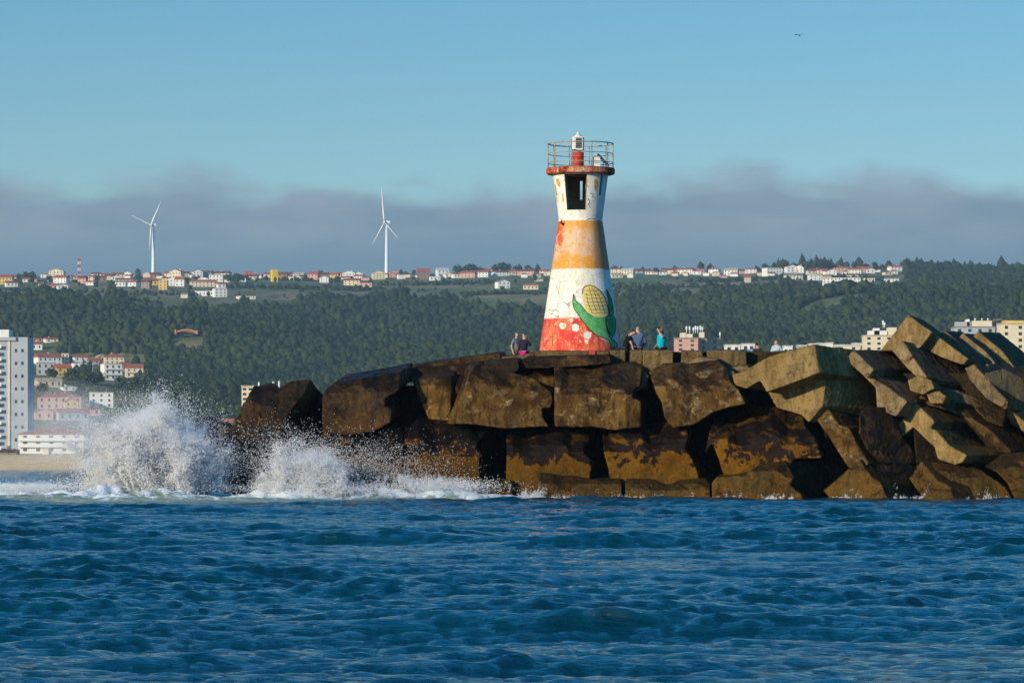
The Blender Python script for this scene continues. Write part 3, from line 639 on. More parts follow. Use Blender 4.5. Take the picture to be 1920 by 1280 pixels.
# ------------------------------------------------------------------ breakwater blocks
tex = bpy.data.textures.new('erosion', 'CLOUDS'); tex.noise_scale = .7; tex.noise_depth = 4
tex2 = bpy.data.textures.new('pitting', 'CLOUDS'); tex2.noise_scale = .16; tex2.noise_depth = 2
def block(poly, Y, a, b, ext, mat, label, name='concrete_block', vox=.042, ero=None, group='concrete blocks of the breakwater', cat='concrete block', bow=0):
    """poly: outline of the seaward face in photo pixels; the face lies on a plane with slopes a (rightwards) and b (upwards);
    ext = (dx px, dy px, metres back): where the far face lies"""
    if ero is None: ero = .045 if mat in ('dry', 'gry') else .075
    cx = sum(p[0] for p in poly)/len(poly); cy = sum(p[1] for p in poly)/len(poly)
    # cut the outline into a grid, so that the seaward face can carry its own relief: an upper shoulder leaning back and worn hollows
    g = random.Random(int(cx*7+cy*13)); y0 = min(p[1] for p in poly); y1 = min(945, max(p[1] for p in poly)); hgt = y1-y0
    c_ = {'mus': 1.5, 'mid': 1.25, 'wet': .9, 'slb': 1.2}.get(mat, 0)*g.uniform(.75, 1.15); fr_ = g.uniform(.26, .42)
    if hgt < 45 or ext[2] < 2.3 or 'diagonal' in label or 'diamond' in label: c_ *= .25
    ph = g.uniform(0, 6)
    def depth(x, y):
        ym = y0+hgt*(fr_+.07*math.sin(x*.06+ph)+.04*math.sin(x*.15+ph*2))
        d = a*(x-cx)/48+b*(cy-y)/48+c_*max(0, ym-y)/48
        n = mnoise.fractal(Vector((x*.022, y*.022, ph)), 1.0, 2.0, 3)
        return d+ext[2]*.045*n
    bm = bmesh.new(); f0 = bm.faces.new([bm.verts.new((x, -y, 0)) for x, y in poly])
    xa, xb = min(p[0] for p in poly), max(p[0] for p in poly); ya, yb = -max(p[1] for p in poly), -min(p[1] for p in poly)
    q = xa+11
    while q < xb-3:
        bmesh.ops.bisect_plane(bm, geom=bm.verts[:]+bm.edges[:]+bm.faces[:], plane_co=(q, 0, 0), plane_no=(1, 0, 0)); q += 16
    q = ya+7
    while q < yb-3:
        bmesh.ops.bisect_plane(bm, geom=bm.verts[:]+bm.edges[:]+bm.faces[:], plane_co=(0, q, 0), plane_no=(0, 1, 0)); q += 12
    bmesh.ops.triangulate(bm, faces=bm.faces[:])
    px_ = [(v.co.x, -v.co.y) for v in bm.verts]; bm.verts.index_update()
    tris = [[v.index for v in f.verts] for f in bm.faces]; bed = [[v.index for v in e.verts] for e in bm.edges if len(e.link_faces) == 1]; bm.free()
    fr = [P(x, y, Y+depth(x, y)) for x, y in px_]; bk = [P(x+ext[0], y+ext[1], Y+a*(x-cx)/48+b*(cy-y)/48+ext[2]) for x, y in px_]
    cen = sum(fr, Vector())/len(fr)
    org = Vector((cen.x, cen.y+1.2, max(-.5, min(v.z for v in fr))))
    bm = bmesh.new(); A = [bm.verts.new(v-org) for v in fr]; B = [bm.verts.new(v-org) for v in bk]
    for t3 in tris:
        bm.faces.new([A[k] for k in t3]); bm.faces.new([B[k] for k in t3[::-1]])
    for k, l in bed: bm.faces.new((A[k], A[l], B[l], B[k]))
    bmesh.ops.recalc_face_normals(bm, faces=bm.faces[:])
    me = bpy.data.meshes.new(name); bm.to_mesh(me); bm.free()
    o = link(name, me, MATS[mat]); o.location = org
    rm = o.modifiers.new('remesh', 'REMESH'); rm.mode = 'VOXEL'; rm.voxel_size = vox; rm.use_smooth_shade = True
    d = o.modifiers.new('erosion', 'DISPLACE'); d.texture = tex; d.strength = ero; d.mid_level = .5; d.texture_coords = 'GLOBAL'
    d = o.modifiers.new('pitting', 'DISPLACE'); d.texture = tex2; d.strength = ero*.55; d.mid_level = .5; d.texture_coords = 'GLOBAL'
    tag(o, label, cat, group)
    return o
K = [
# --- waterline slabs
([(902,905),(925,900),(961,900),(961,950),(902,950)],149.0,0,.1,(8,-4,2.5),'slb','small low slab at the waterline left of the foam gap'),
([(1010,886),(1040,890),(1075,892),(1110,898),(1164,897),(1169,950),(1010,950)],148.6,0,.12,(6,-5,2.5),'slb','long low slab at the waterline under the third mussel block'),
([(1172,898),(1228,898),(1240,905),(1256,908),(1272,900),(1322,896),(1330,906),(1333,950),(1172,950)],148.6,0,.12,(5,-5,2.5),'slb','long low slab with a dip in its top at the waterline'),
([(1335,905),(1343,893),(1370,893),(1400,886),(1420,873),(1472,863),(1481,880),(1488,895),(1481,908),(1491,918),(1502,926),(1510,950),(1335,950)],147.9,-.05,.15,(10,-6,2.6),'slb','wide brown slab rising to the right at the waterline'),
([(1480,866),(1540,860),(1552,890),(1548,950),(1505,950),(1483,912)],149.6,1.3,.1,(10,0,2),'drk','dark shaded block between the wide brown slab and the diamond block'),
# --- mussel row
([(596,806),(640,800),(662,795),(680,806),(730,795),(752,803),(757,815),(752,870),(756,905),(700,925),(596,925)],149.6,-.12,.2,(12,-6,3),'mus','orange and black mussel block behind the smaller splash'),
([(757,803),(765,787),(800,784),(830,781),(845,790),(880,787),(910,784),(919,790),(913,810),(896,828),(892,840),(902,850),(897,866),(900,895),(893,925),(757,925)],149.6,-.05,.18,(12,-4,3),'mus','second mussel block with bright orange patches at upper left'),
([(950,799),(955,790),(1000,797),(1040,800),(1075,797),(1102,789),(1109,798),(1105,824),(1095,838),(1095,850),(1106,860),(1108,880),(1101,925),(949,925)],149.5,-.1,.15,(10,-4,3),'mus','third mussel block between two black gaps'),
([(1128,802),(1135,794),(1165,798),(1200,801),(1250,789),(1285,794),(1291,820),(1284,840),(1298,860),(1308,885),(1313,925),(1150,925),(1141,882),(1132,845)],149.5,-.08,.15,(12,-4,3),'mus','fourth mussel block with pale limpet rings'),
([(1341,778),(1358,761),(1400,757),(1440,764),(1497,760),(1504,772),(1510,800),(1527,820),(1541,858),(1488,860),(1478,880),(1475,925),(1365,925),(1358,893),(1345,855),(1335,830),(1322,850),(1330,812)],149.3,-.12,.25,(14,-2,3),'mus','large rusty orange mussel block under the big beige block'),
# --- upper row
([(426,805),(440,790),(455,758),(475,723),(512,717),(524,727),(546,714),(582,711),(572,733),(559,752),(544,770),(537,785),(536,802),(520,818),(470,830),(415,840)],149.4,-.1,.45,(25,29,2.6),'wet','dark wet block at the tip of the breakwater'),
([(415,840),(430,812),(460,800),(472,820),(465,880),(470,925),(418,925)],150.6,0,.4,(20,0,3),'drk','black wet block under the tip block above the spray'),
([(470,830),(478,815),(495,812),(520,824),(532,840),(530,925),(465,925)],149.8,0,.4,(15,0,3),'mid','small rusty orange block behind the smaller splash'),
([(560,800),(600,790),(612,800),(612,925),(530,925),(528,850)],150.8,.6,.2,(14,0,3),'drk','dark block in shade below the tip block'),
([(365,787),(380,784),(425,797),(425,830),(405,870),(380,930),(365,930)],152.5,0,.2,(12,-3,3),'mid','brown slab end showing right of the tall splash'),
([(603,745),(612,728),(626,719),(700,706),(751,696),(748,728),(738,738),(722,746),(721,760),(734,768),(731,792),(700,808),(660,815),(606,815)],150.2,-.2,.25,(24,-17,3),'wet','big dark sloping block left of the black notch'),
([(773,712),(846,704),(847,735),(843,790),(803,786),(785,745)],151.3,-.15,.08,(28,-22,3),'mid','ochre sunlit block right of the black notch'),
([(859,706),(884,698),(880,740),(846,792),(850,740)],151.6,-.15,.1,(26,-16,3),'mid','narrow ochre block end behind the tilted brown block'),
([(843,795),(868,735),(889,686),(899,680),(925,688),(965,700),(1002,710),(1034,735),(1037,752),(1032,764),(1016,765),(1018,782),(1029,799),(950,803),(880,795)],149.9,.05,.3,(-12,-2,3),'mid','large tilted brown block with bleached crust and pale left edge'),
([(1039,690),(1060,687),(1110,693),(1140,684),(1180,681),(1203,690),(1200,722),(1186,733),(1186,745),(1201,752),(1201,800),(1150,806),(1110,800),(1040,800)],149.8,-.06,.2,(10,-5,3),'mid','brown block with pale jagged crust line below the lighthouse'),
([(1217,697),(1240,683),(1290,682),(1344,675),(1362,690),(1370,715),(1385,730),(1399,757),(1365,763),(1335,774),(1300,796),(1262,802),(1247,785),(1241,755),(1230,738)],149.7,-.1,.3,(10,-3,3),'mid','grey brown block with dark mottled top below the blue shirted man'),
([(1372,702),(1400,692),(1438,669),(1480,657),(1527,645),(1531,670),(1536,698),(1500,712),(1437,735),(1424,713),(1400,728),(1376,722)],149.7,-.25,.3,(102,14,3.0),'dry','upper half of the biggest beige block, its edge overhanging the lower half'),
([(1536,698),(1546,703),(1547,724),(1542,760),(1515,792),(1503,778),(1455,764),(1440,736)],150.2,-.2,.15,(98,10,2.4),'dry','recessed lower half of the biggest beige block'),  # same block as the one above, its recessed lower half a separate mesh
([(1584,673),(1600,655),(1638,692),(1630,704),(1642,711),(1660,722),(1701,752),(1679,781),(1644,766),(1641,726),(1612,698)],150.8,-.3,.3,(78,0,3.2),'gry','beige diagonal block with broad grey back right of the biggest block'),
([(1650,658),(1703,590),(1748,622),(1740,634),(1726,651),(1716,656)],152.6,-.35,.25,(26,8,4),'dry','upper half of the tallest pointed beige block at the upper right'),
([(1728,651),(1750,624),(1816,672),(1806,684),(1770,672)],152.6,-.35,.25,(26,8,4),'dry','lower right half of the tallest pointed beige block'),  # other half of the tallest pointed block, built as a separate mesh
([(1672,657),(1692,638),(1714,672),(1738,706),(1728,716),(1700,690)],151.5,-.5,.3,(92,18,3),'gry','dark faced block leaning in front of the tallest one'),
([(1762,629),(1770,619),(1818,656),(1850,692),(1838,697),(1804,664)],154.5,-.4,.1,(34,2,4),'gry','first thin slanted slab right of the tallest block'),
([(1797,634),(1805,624),(1850,660),(1882,700),(1868,702),(1836,668)],155.5,-.4,.1,(32,2,4),'gry','second thin slanted slab right of the tallest block'),
([(1824,632),(1834,621),(1878,656),(1904,690),(1935,712),(1935,726),(1895,702),(1866,668)],156.5,-.4,.1,(40,2,4),'dry','third slanted slab reaching the right edge'),
([(1840,690),(1850,682),(1892,716),(1935,757),(1935,775),(1880,735)],153.4,-.4,.1,(60,-4,4),'gry','fourth slanted slab lower at the right edge'),
([(1868,708),(1880,692),(1935,740),(1935,775),(1900,745)],154,-.4,.3,(50,-10,3),'dry','short beige slanted block end at the right edge'),
([(1808,690),(1826,682),(1862,722),(1890,752),(1886,768),(1850,748),(1818,712)],151.9,-.35,.35,(75,10,3.2),'gry','beige diagonal block with smooth pale grey top near the right edge'),
([(1684,795),(1716,752),(1753,790),(1744,802),(1758,808),(1780,835),(1813,852),(1805,866),(1790,871),(1758,860),(1752,838),(1712,800),(1690,818)],150.3,-.35,.3,(72,2,3),'dry','beige diagonal block with a black notch below it'),
([(1786,754),(1800,757),(1830,788),(1850,800),(1896,845),(1888,850),(1845,822),(1810,785)],150.9,-.3,.3,(84,0,3),'mid','dark slanted block at the right between two thin lit edges'),
([(1735,716),(1790,730),(1830,745),(1860,760),(1820,790),(1780,770),(1720,755)],152.2,.5,.5,(30,0,3),'gry','broken rubble topped block in the middle of the right pile'),
([(1529,783),(1549,762),(1575,796),(1590,800),(1606,830),(1629,868),(1606,888),(1588,872),(1570,845),(1556,822)],149.5,-.35,.25,(76,2,3),'mid','ochre diagonal block under the biggest beige block'),
([(1611,775),(1622,762),(1660,763),(1680,790),(1690,818),(1716,850),(1727,866),(1690,872),(1655,868),(1625,842),(1611,812)],149.9,1.0,.3,(10,4,3),'wet','rounded dark block in the shade right of the ochre diagonal block'),
([(1544,919),(1612,860),(1634,893),(1650,903),(1670,950),(1566,950)],148.5,-.3,.25,(70,2,2.6),'slb','brown diamond shaped block at the waterline'),
([(1704,897),(1728,863),(1757,899),(1780,910),(1794,950),(1742,950)],148.8,-.3,.3,(112,4,2.8),'slb','second diamond shaped block at the waterline further right'),
([(1728,864),(1765,868),(1815,872),(1845,885),(1885,912),(1908,950),(1800,950)],149.6,.25,.35,(14,-3,3),'slb','long brown sloping block at the waterline near the right edge'),
([(1846,873),(1880,850),(1935,846),(1935,955),(1910,950),(1888,905),(1870,886)],149.3,.1,.4,(14,-2,3),'slb','brown block at the waterline cut by the right edge'),
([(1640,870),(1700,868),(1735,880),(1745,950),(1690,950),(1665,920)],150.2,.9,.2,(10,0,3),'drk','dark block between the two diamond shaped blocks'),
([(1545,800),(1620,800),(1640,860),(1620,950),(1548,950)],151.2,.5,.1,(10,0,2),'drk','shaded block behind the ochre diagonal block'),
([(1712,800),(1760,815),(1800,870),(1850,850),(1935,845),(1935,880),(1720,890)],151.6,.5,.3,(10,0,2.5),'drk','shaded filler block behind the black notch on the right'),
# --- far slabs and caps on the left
([(1785,668),(1850,672),(1856,735),(1788,735)],155.6,.4,.1,(6,0,1),'drk','added dark filler deep behind the slanted slabs on the right'),  # dark filler added to close a bright hole in the pile
([(560,760),(604,756),(606,840),(560,840)],152.6,.3,.1,(6,0,1),'drk','added dark filler seen in the slit right of the tip block'),  # dark filler added to close the slit beside the tip block
([(1702,712),(1722,703),(1746,712),(1752,728),(1730,740),(1706,732)],150.9,-.2,.4,(14,6,1.2),'dry','small broken chunk wedged below the dark faced leaning block'),
([(1736,738),(1760,732),(1774,742),(1768,756),(1744,756)],150.6,-.2,.4,(12,4,1),'dry','smaller broken chunk right of the first wedged chunk'),
([(1822,750),(1838,744),(1868,750),(1886,772),(1880,800),(1850,790),(1830,770)],151.4,.6,.5,(20,6,2),'mid','rounded brown knob of concrete on the right pile'),
([(1900,775),(1912,782),(1935,800),(1935,820),(1915,806)],151.2,-.3,.2,(30,0,2),'dry','small lit block corner at the right edge'),
([(1300,700),(1330,690),(1376,696),(1396,722),(1380,742),(1340,730)],150.3,.1,.6,(10,-4,2),'gry','mottled grey slab lying on top of the grey brown block'),
([(1880,655),(1900,668),(1935,694),(1935,712),(1905,692)],157.6,-.4,.1,(30,2,3),'dry','thin beige slab behind the slabs at the right edge'),
([(1845,700),(1880,690),(1940,720),(1940,800),(1900,800),(1870,760)],152.4,.9,.3,(20,0,1),'gry','dark leaning block filling the pile at the right edge'),
([(585,765),(600,742),(620,738),(640,760),(640,830),(585,830)],152.0,.6,.2,(10,0,2),'drk','small added dark filler wedged between the tip block and the big sloping block'),  # dark filler added behind the tip block to close a hole
([(770,684),(850,672),(925,662),(938,661),(940,674),(860,684),(775,697)],153.6,0,.1,(10,-2,4),'wet','long thin dark slab sloping up toward the couple'),
([(700,706),(775,690),(852,684),(890,680),(888,700),(775,716),(700,720)],152.8,0,.5,(20,-6,3),'wet','dark wet slab top above the ochre block'),
([(905,682),(922,676),(966,672),(972,673),(974,690),(962,702),(925,694)],151.6,-.2,.1,(8,-4,3),'wet','small dark block behind the tilted brown block'),
([(940,668),(1004,661),(1004,692),(968,700),(942,690)],153.2,0,.05,(6,0,3),'par','pale brown cap block under the couple'),
([(968,700),(984,690),(1040,687),(1037,740),(1000,715)],151.8,0,.1,(8,-5,3),'mid','brown block end right of the tilted brown block'),
([(978,674),(990,668),(1060,667),(1142,664),(1146,682),(1060,688),(985,691)],151.2,0,.5,(10,-3,3),'wet','dark brown slab lying below the lighthouse parapet'),
# --- rocks in the surf
([(148,905),(165,880),(178,866),(195,864),(215,890),(220,925),(150,925)],149.5,0,.5,(30,0,2.5),'mid','pointed brown rock left of the tall splash'),
([(436,902),(452,884),(480,876),(500,890),(504,925),(436,925)],147.6,0,.5,(10,0,2),'drk','low dark rock in the surf between the two splashes'),
([(645,910),(652,896),(680,892),(715,899),(760,906),(762,930),(645,930)],147.3,0,.5,(10,0,2),'slb','flat brown rock awash right of the smaller splash'),
]
for (poly, Y, a, b, ext, mt, lab) in K:
    block(poly, Y, a, b, ext, mt, lab, name='sea_rock' if 'rock' in lab.split()[:3] and 'surf' in lab or 'awash' in lab or 'pointed brown rock' in lab else 'concrete_block')
# parapet blocks: (x0,x1,ytop,ybottom)
for (x0, x1, y0, y1, dy, lab) in (
  (1004, 1142, 657.5, 672, 0, 'long low parapet block under the red base of the lighthouse'),
  (1143, 1172, 656, 692, 0, 'square parapet block right of the lighthouse foot'),
  (1181, 1204, 656, 700, .15, 'parapet block below the dark shirted man'),
  (1205, 1262, 656, 700, 0, 'wide parapet block below the blue shirted man and woman in turquoise'),
  (1278, 1318, 657, 690, .1, 'parapet block left of the narrow dark gap'),
  (1326, 1400, 656, 700, 0, 'tall streaked parapet block in the middle of the wall'),
  (1450, 1560, 658, 690, .8, 'long parapet block behind the biggest beige block'),
  (1562, 1660, 659, 690, 1.6, 'parapet block left of the tallest pointed block')):
    block([(x0, y0), (x1, y0), (x1, y1+10), (x0, y1+10)], 152.4+dy, 0, 0, (0, 0, 1.1), 'par', lab, name='parapet_block', vox=.04, ero=.07, group='parapet blocks on the pier', cat='parapet block')
block([(1398, 662), (1415, 659), (1432, 664), (1450, 660), (1452, 700), (1398, 700)], 153.6, 0, 0, (0, 0, .8), 'drk', 'broken dark gap piece between parapet blocks', name='parapet_block', vox=.04, ero=.2, group='parapet blocks on the pier', cat='parapet block')
block([(1262, 690), (1310, 668), (1345, 672), (1372, 690), (1380, 725), (1262, 725)], 151.9, .1, .4, (8, -3, 1.5), 'gry', 'pale grey block end showing between the parapet blocks')
block([(1345, 690), (1400, 684), (1420, 700), (1425, 730), (1350, 735)], 151.4, -.1, .5, (8, -3, 1.5), 'par', 'pale smooth block under the streaked parapet block')
block([(1186, 706), (1205, 692), (1216, 705), (1212, 725), (1190, 735)], 151.2, 0, .3, (4, 0, 1.), 'gry', 'small pale wedge block above the black triangular gap')

# pier body behind the blocks, its dark colour painting the shade in their gaps
def pier():
    bm = bmesh.new()
    def seg(pxa, pxb, ya, yb, z0, z1): bx(bm, (pxa-960)*152/F, (pxb-960)*152/F, ya, yb, z0, z1)
    seg(940, 4800, 153.0, 172, -3, 4.98)
    seg(775, 939, 153.0, 168, -3, 4.55); seg(690, 774, 153.2, 164, -3, 4.5); seg(620, 689, 153.2, 164, -3, 3.9); seg(500, 619, 153.5, 160, -3, 3.0)
    bx(bm, (1000-960)*153/F, (1650-960)*153/F, 152.95, 153.35, 4.5, CH+(HY-659.5)*153.1/F)  # dark backing wall added to put shade into the parapet gaps
    o = from_bm('pier', bm, DRK); tag(o, kind='structure')
pier()
# more of the same blocks out of frame to the right keep the pile going
k_ = 0
for row, (yy, YY, st) in enumerate(((950, 149.6, 175), (850, 150.6, 165), (765, 151.8, 160))):
    for i in range(6):
        x = 1965+row*25+i*st; g_ = random.Random(k_); u = lambda: g_.uniform(-14, 14)
        block([(x+u(), yy-60+u()), (x+70+u(), yy-125+u()), (x+150+u(), yy-70+u()), (x+160+u(), yy+u()*.3), (x+60+u(), yy+15), (x+10, yy+5)], YY+g_.random(), -.3, .3, (50, 4, 3), ('slb', 'mid', 'dry')[row], ORD[k_]+' concrete block in the pile beyond the right edge of the picture', vox=.085)
        k_ += 1

# ------------------------------------------------------------------ lighthouse
TY = 157.0; TCX = 1088.5
def tz(py): return CH+(HY-py)*TY/F
def tower_r(z):
    zz = [4.9, tz(655), tz(415), tz(410), tz(328)]
    rr = [1.76, 1.675, .90, .895, 1.13]
    return float(np.interp(z, zz, rr))
LX = (TCX-960)*TY/F; LZ = 4.98
LH = empty('lighthouse', (LX, TY, LZ)); tag(LH, 'small conical lighthouse painted in worn red, white and orange bands with a corn cob mural', 'lighthouse')

def paint():
    m = NT('lighthouse_paint'); g = m.n('NewGeometry').outputs['Position']
    sp = m.n('SeparateXYZ'); m.set(sp.inputs[0], g); z = sp.outputs[2]; x = sp.outputs[0]
    big = m.noise(g, 1.1, 6, .65, .6); mid = m.noise(g, 3.2, 6, .7, .5); fine = m.noise(g, 16, 5, .7); drip = m.noise(m.mapping(g, (3.5, 3.5, .5)), 1.4, 6, .65, .4); drip2 = m.noise(m.mapping(g, (9, 9, .8)), 1.6, 5, .7)
    white = m.mix(m.ramp(drip, .42, .68), (.82, .79, .70, 1), (.74, .66, .48, 1))
    white = m.mix(m.math('MULTIPLY', m.ramp(big, .52, .60), .45), white, (.62, .58, .50, 1))
    white = m.mix(m.math('MULTIPLY', m.ramp(fine, .545, .60), m.math('MULTIPLY', m.ramp(mid, .44, .56), m.ramp(big, .46, .58))), white, (.25, .20, .17, 1))
    white = m.mix(m.math('MULTIPLY', m.ramp(drip2, .61, .66), m.math('MULTIPLY', m.ramp(z, tz(370)-.9, tz(345)+.5), .9)), white, (.62, .28, .03, 1))
    blot = m.noise(m.mapping(g, (1.6, 1.6, 1)), 2.4, 8, .72, 1.0); chip = m.noise(g, 7, 7, .75, .3)
    white = m.mix(m.math('MULTIPLY', m.ramp(blot, .54, .60), .55), white, (.60, .52, .38, 1))
    white = m.mix(m.math('MULTIPLY', m.ramp(chip, .575, .61), m.math('MULTIPLY', m.ramp(blot, .44, .56), .85)), white, (.26, .23, .19, 1))
    edge = m.math('ABSOLUTE', m.math('SUBTRACT', z, (tz(415)+tz(505))/2))
    half = (tz(415)-tz(505))/2
    near = m.ramp(edge, half-.95, half-.1)
    of = m.math('ADD', m.math('ADD', m.math('MULTIPLY', mid, .45), m.math('MULTIPLY', big, .25)), m.math('ADD', m.math('MULTIPLY', near, .17), m.math('MULTIPLY', fine, .12)))
    peel = m.mix(m.ramp(drip2, .35, .65), (.68, .46, .28, 1), (.60, .36, .20, 1))
    og = m.mix(m.ramp(fine, .4, .6), (.72, .27, .025, 1), (.66, .33, .045, 1))
    orange = m.mix(m.ramp(of, .475, .55), peel, og)
    orange = m.mix(m.math('MULTIPLY', m.ramp(drip, .52, .66), .55), orange, (.72, .58, .42, 1))
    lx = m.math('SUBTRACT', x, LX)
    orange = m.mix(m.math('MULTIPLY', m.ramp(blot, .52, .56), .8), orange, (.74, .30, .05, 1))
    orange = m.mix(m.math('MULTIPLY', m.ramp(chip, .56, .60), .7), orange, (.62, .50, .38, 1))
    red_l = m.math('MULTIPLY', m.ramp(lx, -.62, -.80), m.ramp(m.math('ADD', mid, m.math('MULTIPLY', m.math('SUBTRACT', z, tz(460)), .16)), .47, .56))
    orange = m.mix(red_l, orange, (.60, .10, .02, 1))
    orange = m.mix(m.math('MULTIPLY', m.ramp(lx, .45, .62), .75), orange, (.40, .17, .08, 1))  # shade on the tower's right side painted into the orange band
    red = m.mix(m.ramp(m.math('ADD', m.math('MULTIPLY', big, .5), m.math('MULTIPLY', drip, .5)), .44, .58), (.64, .03, .02, 1), (.74, .17, .06, 1))
    red = m.mix(m.math('MULTIPLY', m.ramp(drip2, .60, .70), .7), red, (.72, .34, .18, 1))
    red = m.mix(m.math('MULTIPLY', m.ramp(fine, .60, .66), m.math('MULTIPLY', m.ramp(lx, -1.2, -1.5), .9)), red, (.12, .03, .05, 1))
    red = m.mix(m.math('MULTIPLY', m.ramp(chip, .57, .60), .75), red, (.78, .50, .38, 1))
    red = m.mix(m.math('MULTIPLY', m.ramp(blot, .56, .60), .5), red, (.45, .02, .02, 1))
    wob = m.math('MULTIPLY', m.math('SUBTRACT', mid, .5), .09)
    zw = m.math('ADD', z, wob)
    c = m.mix(m.ramp(zw, tz(599)-.03, tz(597)+.02), red, white)
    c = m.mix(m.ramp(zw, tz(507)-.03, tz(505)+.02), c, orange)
    c = m.mix(m.ramp(z, tz(416), tz(415)), c, white)
    m.bsdf(c, .7, .3, m.math('ADD', m.math('MULTIPLY', mid, .5), m.math('MULTIPLY', fine, .4)), .5, .02)
    return m.m
PAINT = paint()
INNER = simple('bare_concrete', (.30, .27, .18), .9, .2, .5, 2.5)
def shell():
    zs0, zs1 = tz(330), tz(396)
    zl = sorted(set([0.0, .4, tz(655)-LZ] + list(np.linspace(tz(655), tz(415), 14)-LZ) + [tz(410)-LZ, zs1-LZ] + list(np.linspace(zs1, zs0, 8)-LZ) + [tz(368)-LZ, tz(336)-LZ, tz(372)-LZ, tz(327)-LZ]))
    cuts = [-37, 13, 47, 52.5, 174, 184]
    th = sorted(set([float(v) for v in range(-180, 180, 5)]+cuts))
    th = [v for v in th if not any(0 < abs(v-c) < 1.6 for c in cuts)]
    nt = len(th); nz = len(zl)
    def hole(i, j):
        a = (th[i]+(th[(i+1) % nt]+(360 if i == nt-1 else 0)))/2; zc = (zl[j]+zl[j+1])/2+LZ
        if a > 180: a -= 360
        if -37 < a < 13 and zs1 < zc < zs0: return True
        if 47 < a < 52.5 and tz(368) < zc < zs0: return True
        if (174 < a < 184) and tz(372) < zc < tz(336): return True
        return False
    bm = bmesh.new(); T = .16
    def ring(z, inner): 
        r = tower_r(z+LZ)-(T if inner else 0)
        return [bm.verts.new((r*math.sin(R(a)), -r*math.cos(R(a)), z)) for a in th]
    O = [ring(z, False) for z in zl]; I = [ring(z, True) for z in zl]
    hs = [[hole(i, j) for j in range(nz-1)] for i in range(nt)]
    for j in range(nz-1):
        for i in range(nt):
            k = (i+1) % nt
            if hs[i][j]: continue
            f = bm.faces.new((O[j][i], O[j][k], O[j+1][k], O[j+1][i])); f.material_index = 0
            f = bm.faces.new((I[j][k], I[j][i], I[j+1][i], I[j+1][k])); f.material_index = 1
            if hs[i-1][j]: f = bm.faces.new((O[j][i], O[j+1][i], I[j+1][i], I[j][i])); f.material_index = 1
            if hs[k][j]: f = bm.faces.new((O[j][k], I[j][k], I[j+1][k], O[j+1][k])); f.material_index = 1
            if j > 0 and hs[i][j-1]: f = bm.faces.new((O[j][i], I[j][i], I[j][k], O[j][k])); f.material_index = 1
            if j < nz-2 and hs[i][j+1]: f = bm.faces.new((O[j+1][i], O[j+1][k], I[j+1][k], I[j+1][i])); f.material_index = 1
    me = bpy.data.meshes.new('tower_wall'); bm.to_mesh(me); bm.free()
    return link('tower_wall', me, [PAINT, INNER], LH)
shell()
RUST = block_mat('rusty_red_concrete', (.64, .33, .22, 1), (.50, .12, .07, 1), (.72, .55, .42, 1), dk=(.60, 0), zr=(12, 16), dark=(.2, .03, .03, 1), wet=.8, seed=9)
bm = bmesh.new(); z0 = tz(327.5)-LZ; z1 = tz(316)-LZ
lathe(bm, [(1.15, z0-.02), (1.36, z0+.0), (1.405, z0+.05), (1.405, z1-.04), (1.38, z1)], 40); from_bm('gallery_slab', bm, RUST, LH)
bm = bmesh.new(); lathe(bm, [(1.0, 8.05-.35), (.8, 8.05-.34), (.8, 8.05-.30), (.1, 8.05-.30)][::-1], 32); 
# interior floor below the opening
fo = tz(397)-LZ; bm.free(); bm = bmesh.new(); lathe(bm, [(.78, fo-.12), (.78, fo-.02)], 28); from_bm('lantern_floor', bm, INNER, LH)
RAIL = simple('rusty_rail', (.48, .37, .22), .6, .4, .5, 6)
def ringpts(r, z, n=48): return [(r*math.sin(2*math.pi*k/n), -r*math.cos(2*math.pi*k/n), z) for k in range(n)]
for py, rr in ((270, .026), (289, .016), (306, .016)):
    bm = bmesh.new(); tube(bm, ringpts(1.33, tz(py)-LZ), rr, 7, True); from_bm('handrail' if py == 270 else 'rail', bm, RAIL, LH, True)
for k in range(10):
    a = R(-62+k*36+9); bm = bmesh.new(); tube(bm, [(1.33*math.sin(a), -1.33*math.cos(a), z1-.03), (1.33*math.sin(a), -1.33*math.cos(a), tz(270)-LZ)], .022, 7); from_bm('rail_post', bm, RAIL, LH, True)
REDP = simple('red_paint', (.55, .055, .025), .6, .4, .35, 7)
bx0 = (1084-TCX)*TY/F
bm = bmesh.new(); zt0 = tz(317)-LZ; zt1 = tz(286)-LZ
lathe(bm, [(.24, zt0), (.235, zt0+.06), (.235, zt0+.2), (.245, zt0+.21), (.245, zt0+.24), (.235, zt0+.25), (.235, zt1-.2), (.245, zt1-.19), (.245, zt1-.16), (.235, zt1-.15), (.235, zt1)], 24, bx0, 0); from_bm('lamp_pedestal', bm, REDP, LH, True)
WP = simple('white_lamp_housing', (.72, .70, .64), .5, .4, .15, 8); SOL = simple('solar_cells', (.02, .03, .07), .2, .6, .3, 30)
bm = bmesh.new(); za, zb = tz(282)-LZ, tz(257)-LZ
bx(bm, bx0-.25, bx0+.25, -.25, .25, za, zb); bmesh.ops.bevel(bm, geom=[e for e in bm.edges if abs(e.verts[0].co.z-e.verts[1].co.z) > .1], offset=.07, segments=2, affect='EDGES')
bx(bm, bx0-.12, bx0+.12, -.12, .12, tz(286)-LZ, za-.002)
lan = from_bm('lantern', bm, WP, LH)
bm = bmesh.new(); bx(bm, bx0-.10, bx0+.14, -.262, -.252, za+.07, zb-.05); pn = from_bm('solar_panel', bm, SOL, lan)
bm = bmesh.new()
for q in range(5): bx(bm, bx0-.10, bx0+.14, -.268, -.263, za+.1+q*.085, za+.108+q*.085)
from_bm('panel_grid', bm, WP, lan)
bm = bmesh.new(); bx(bm, bx0-.262, bx0-.252, -.1, .13, za+.07, zb-.05); from_bm('solar_panel', bm, SOL, lan)
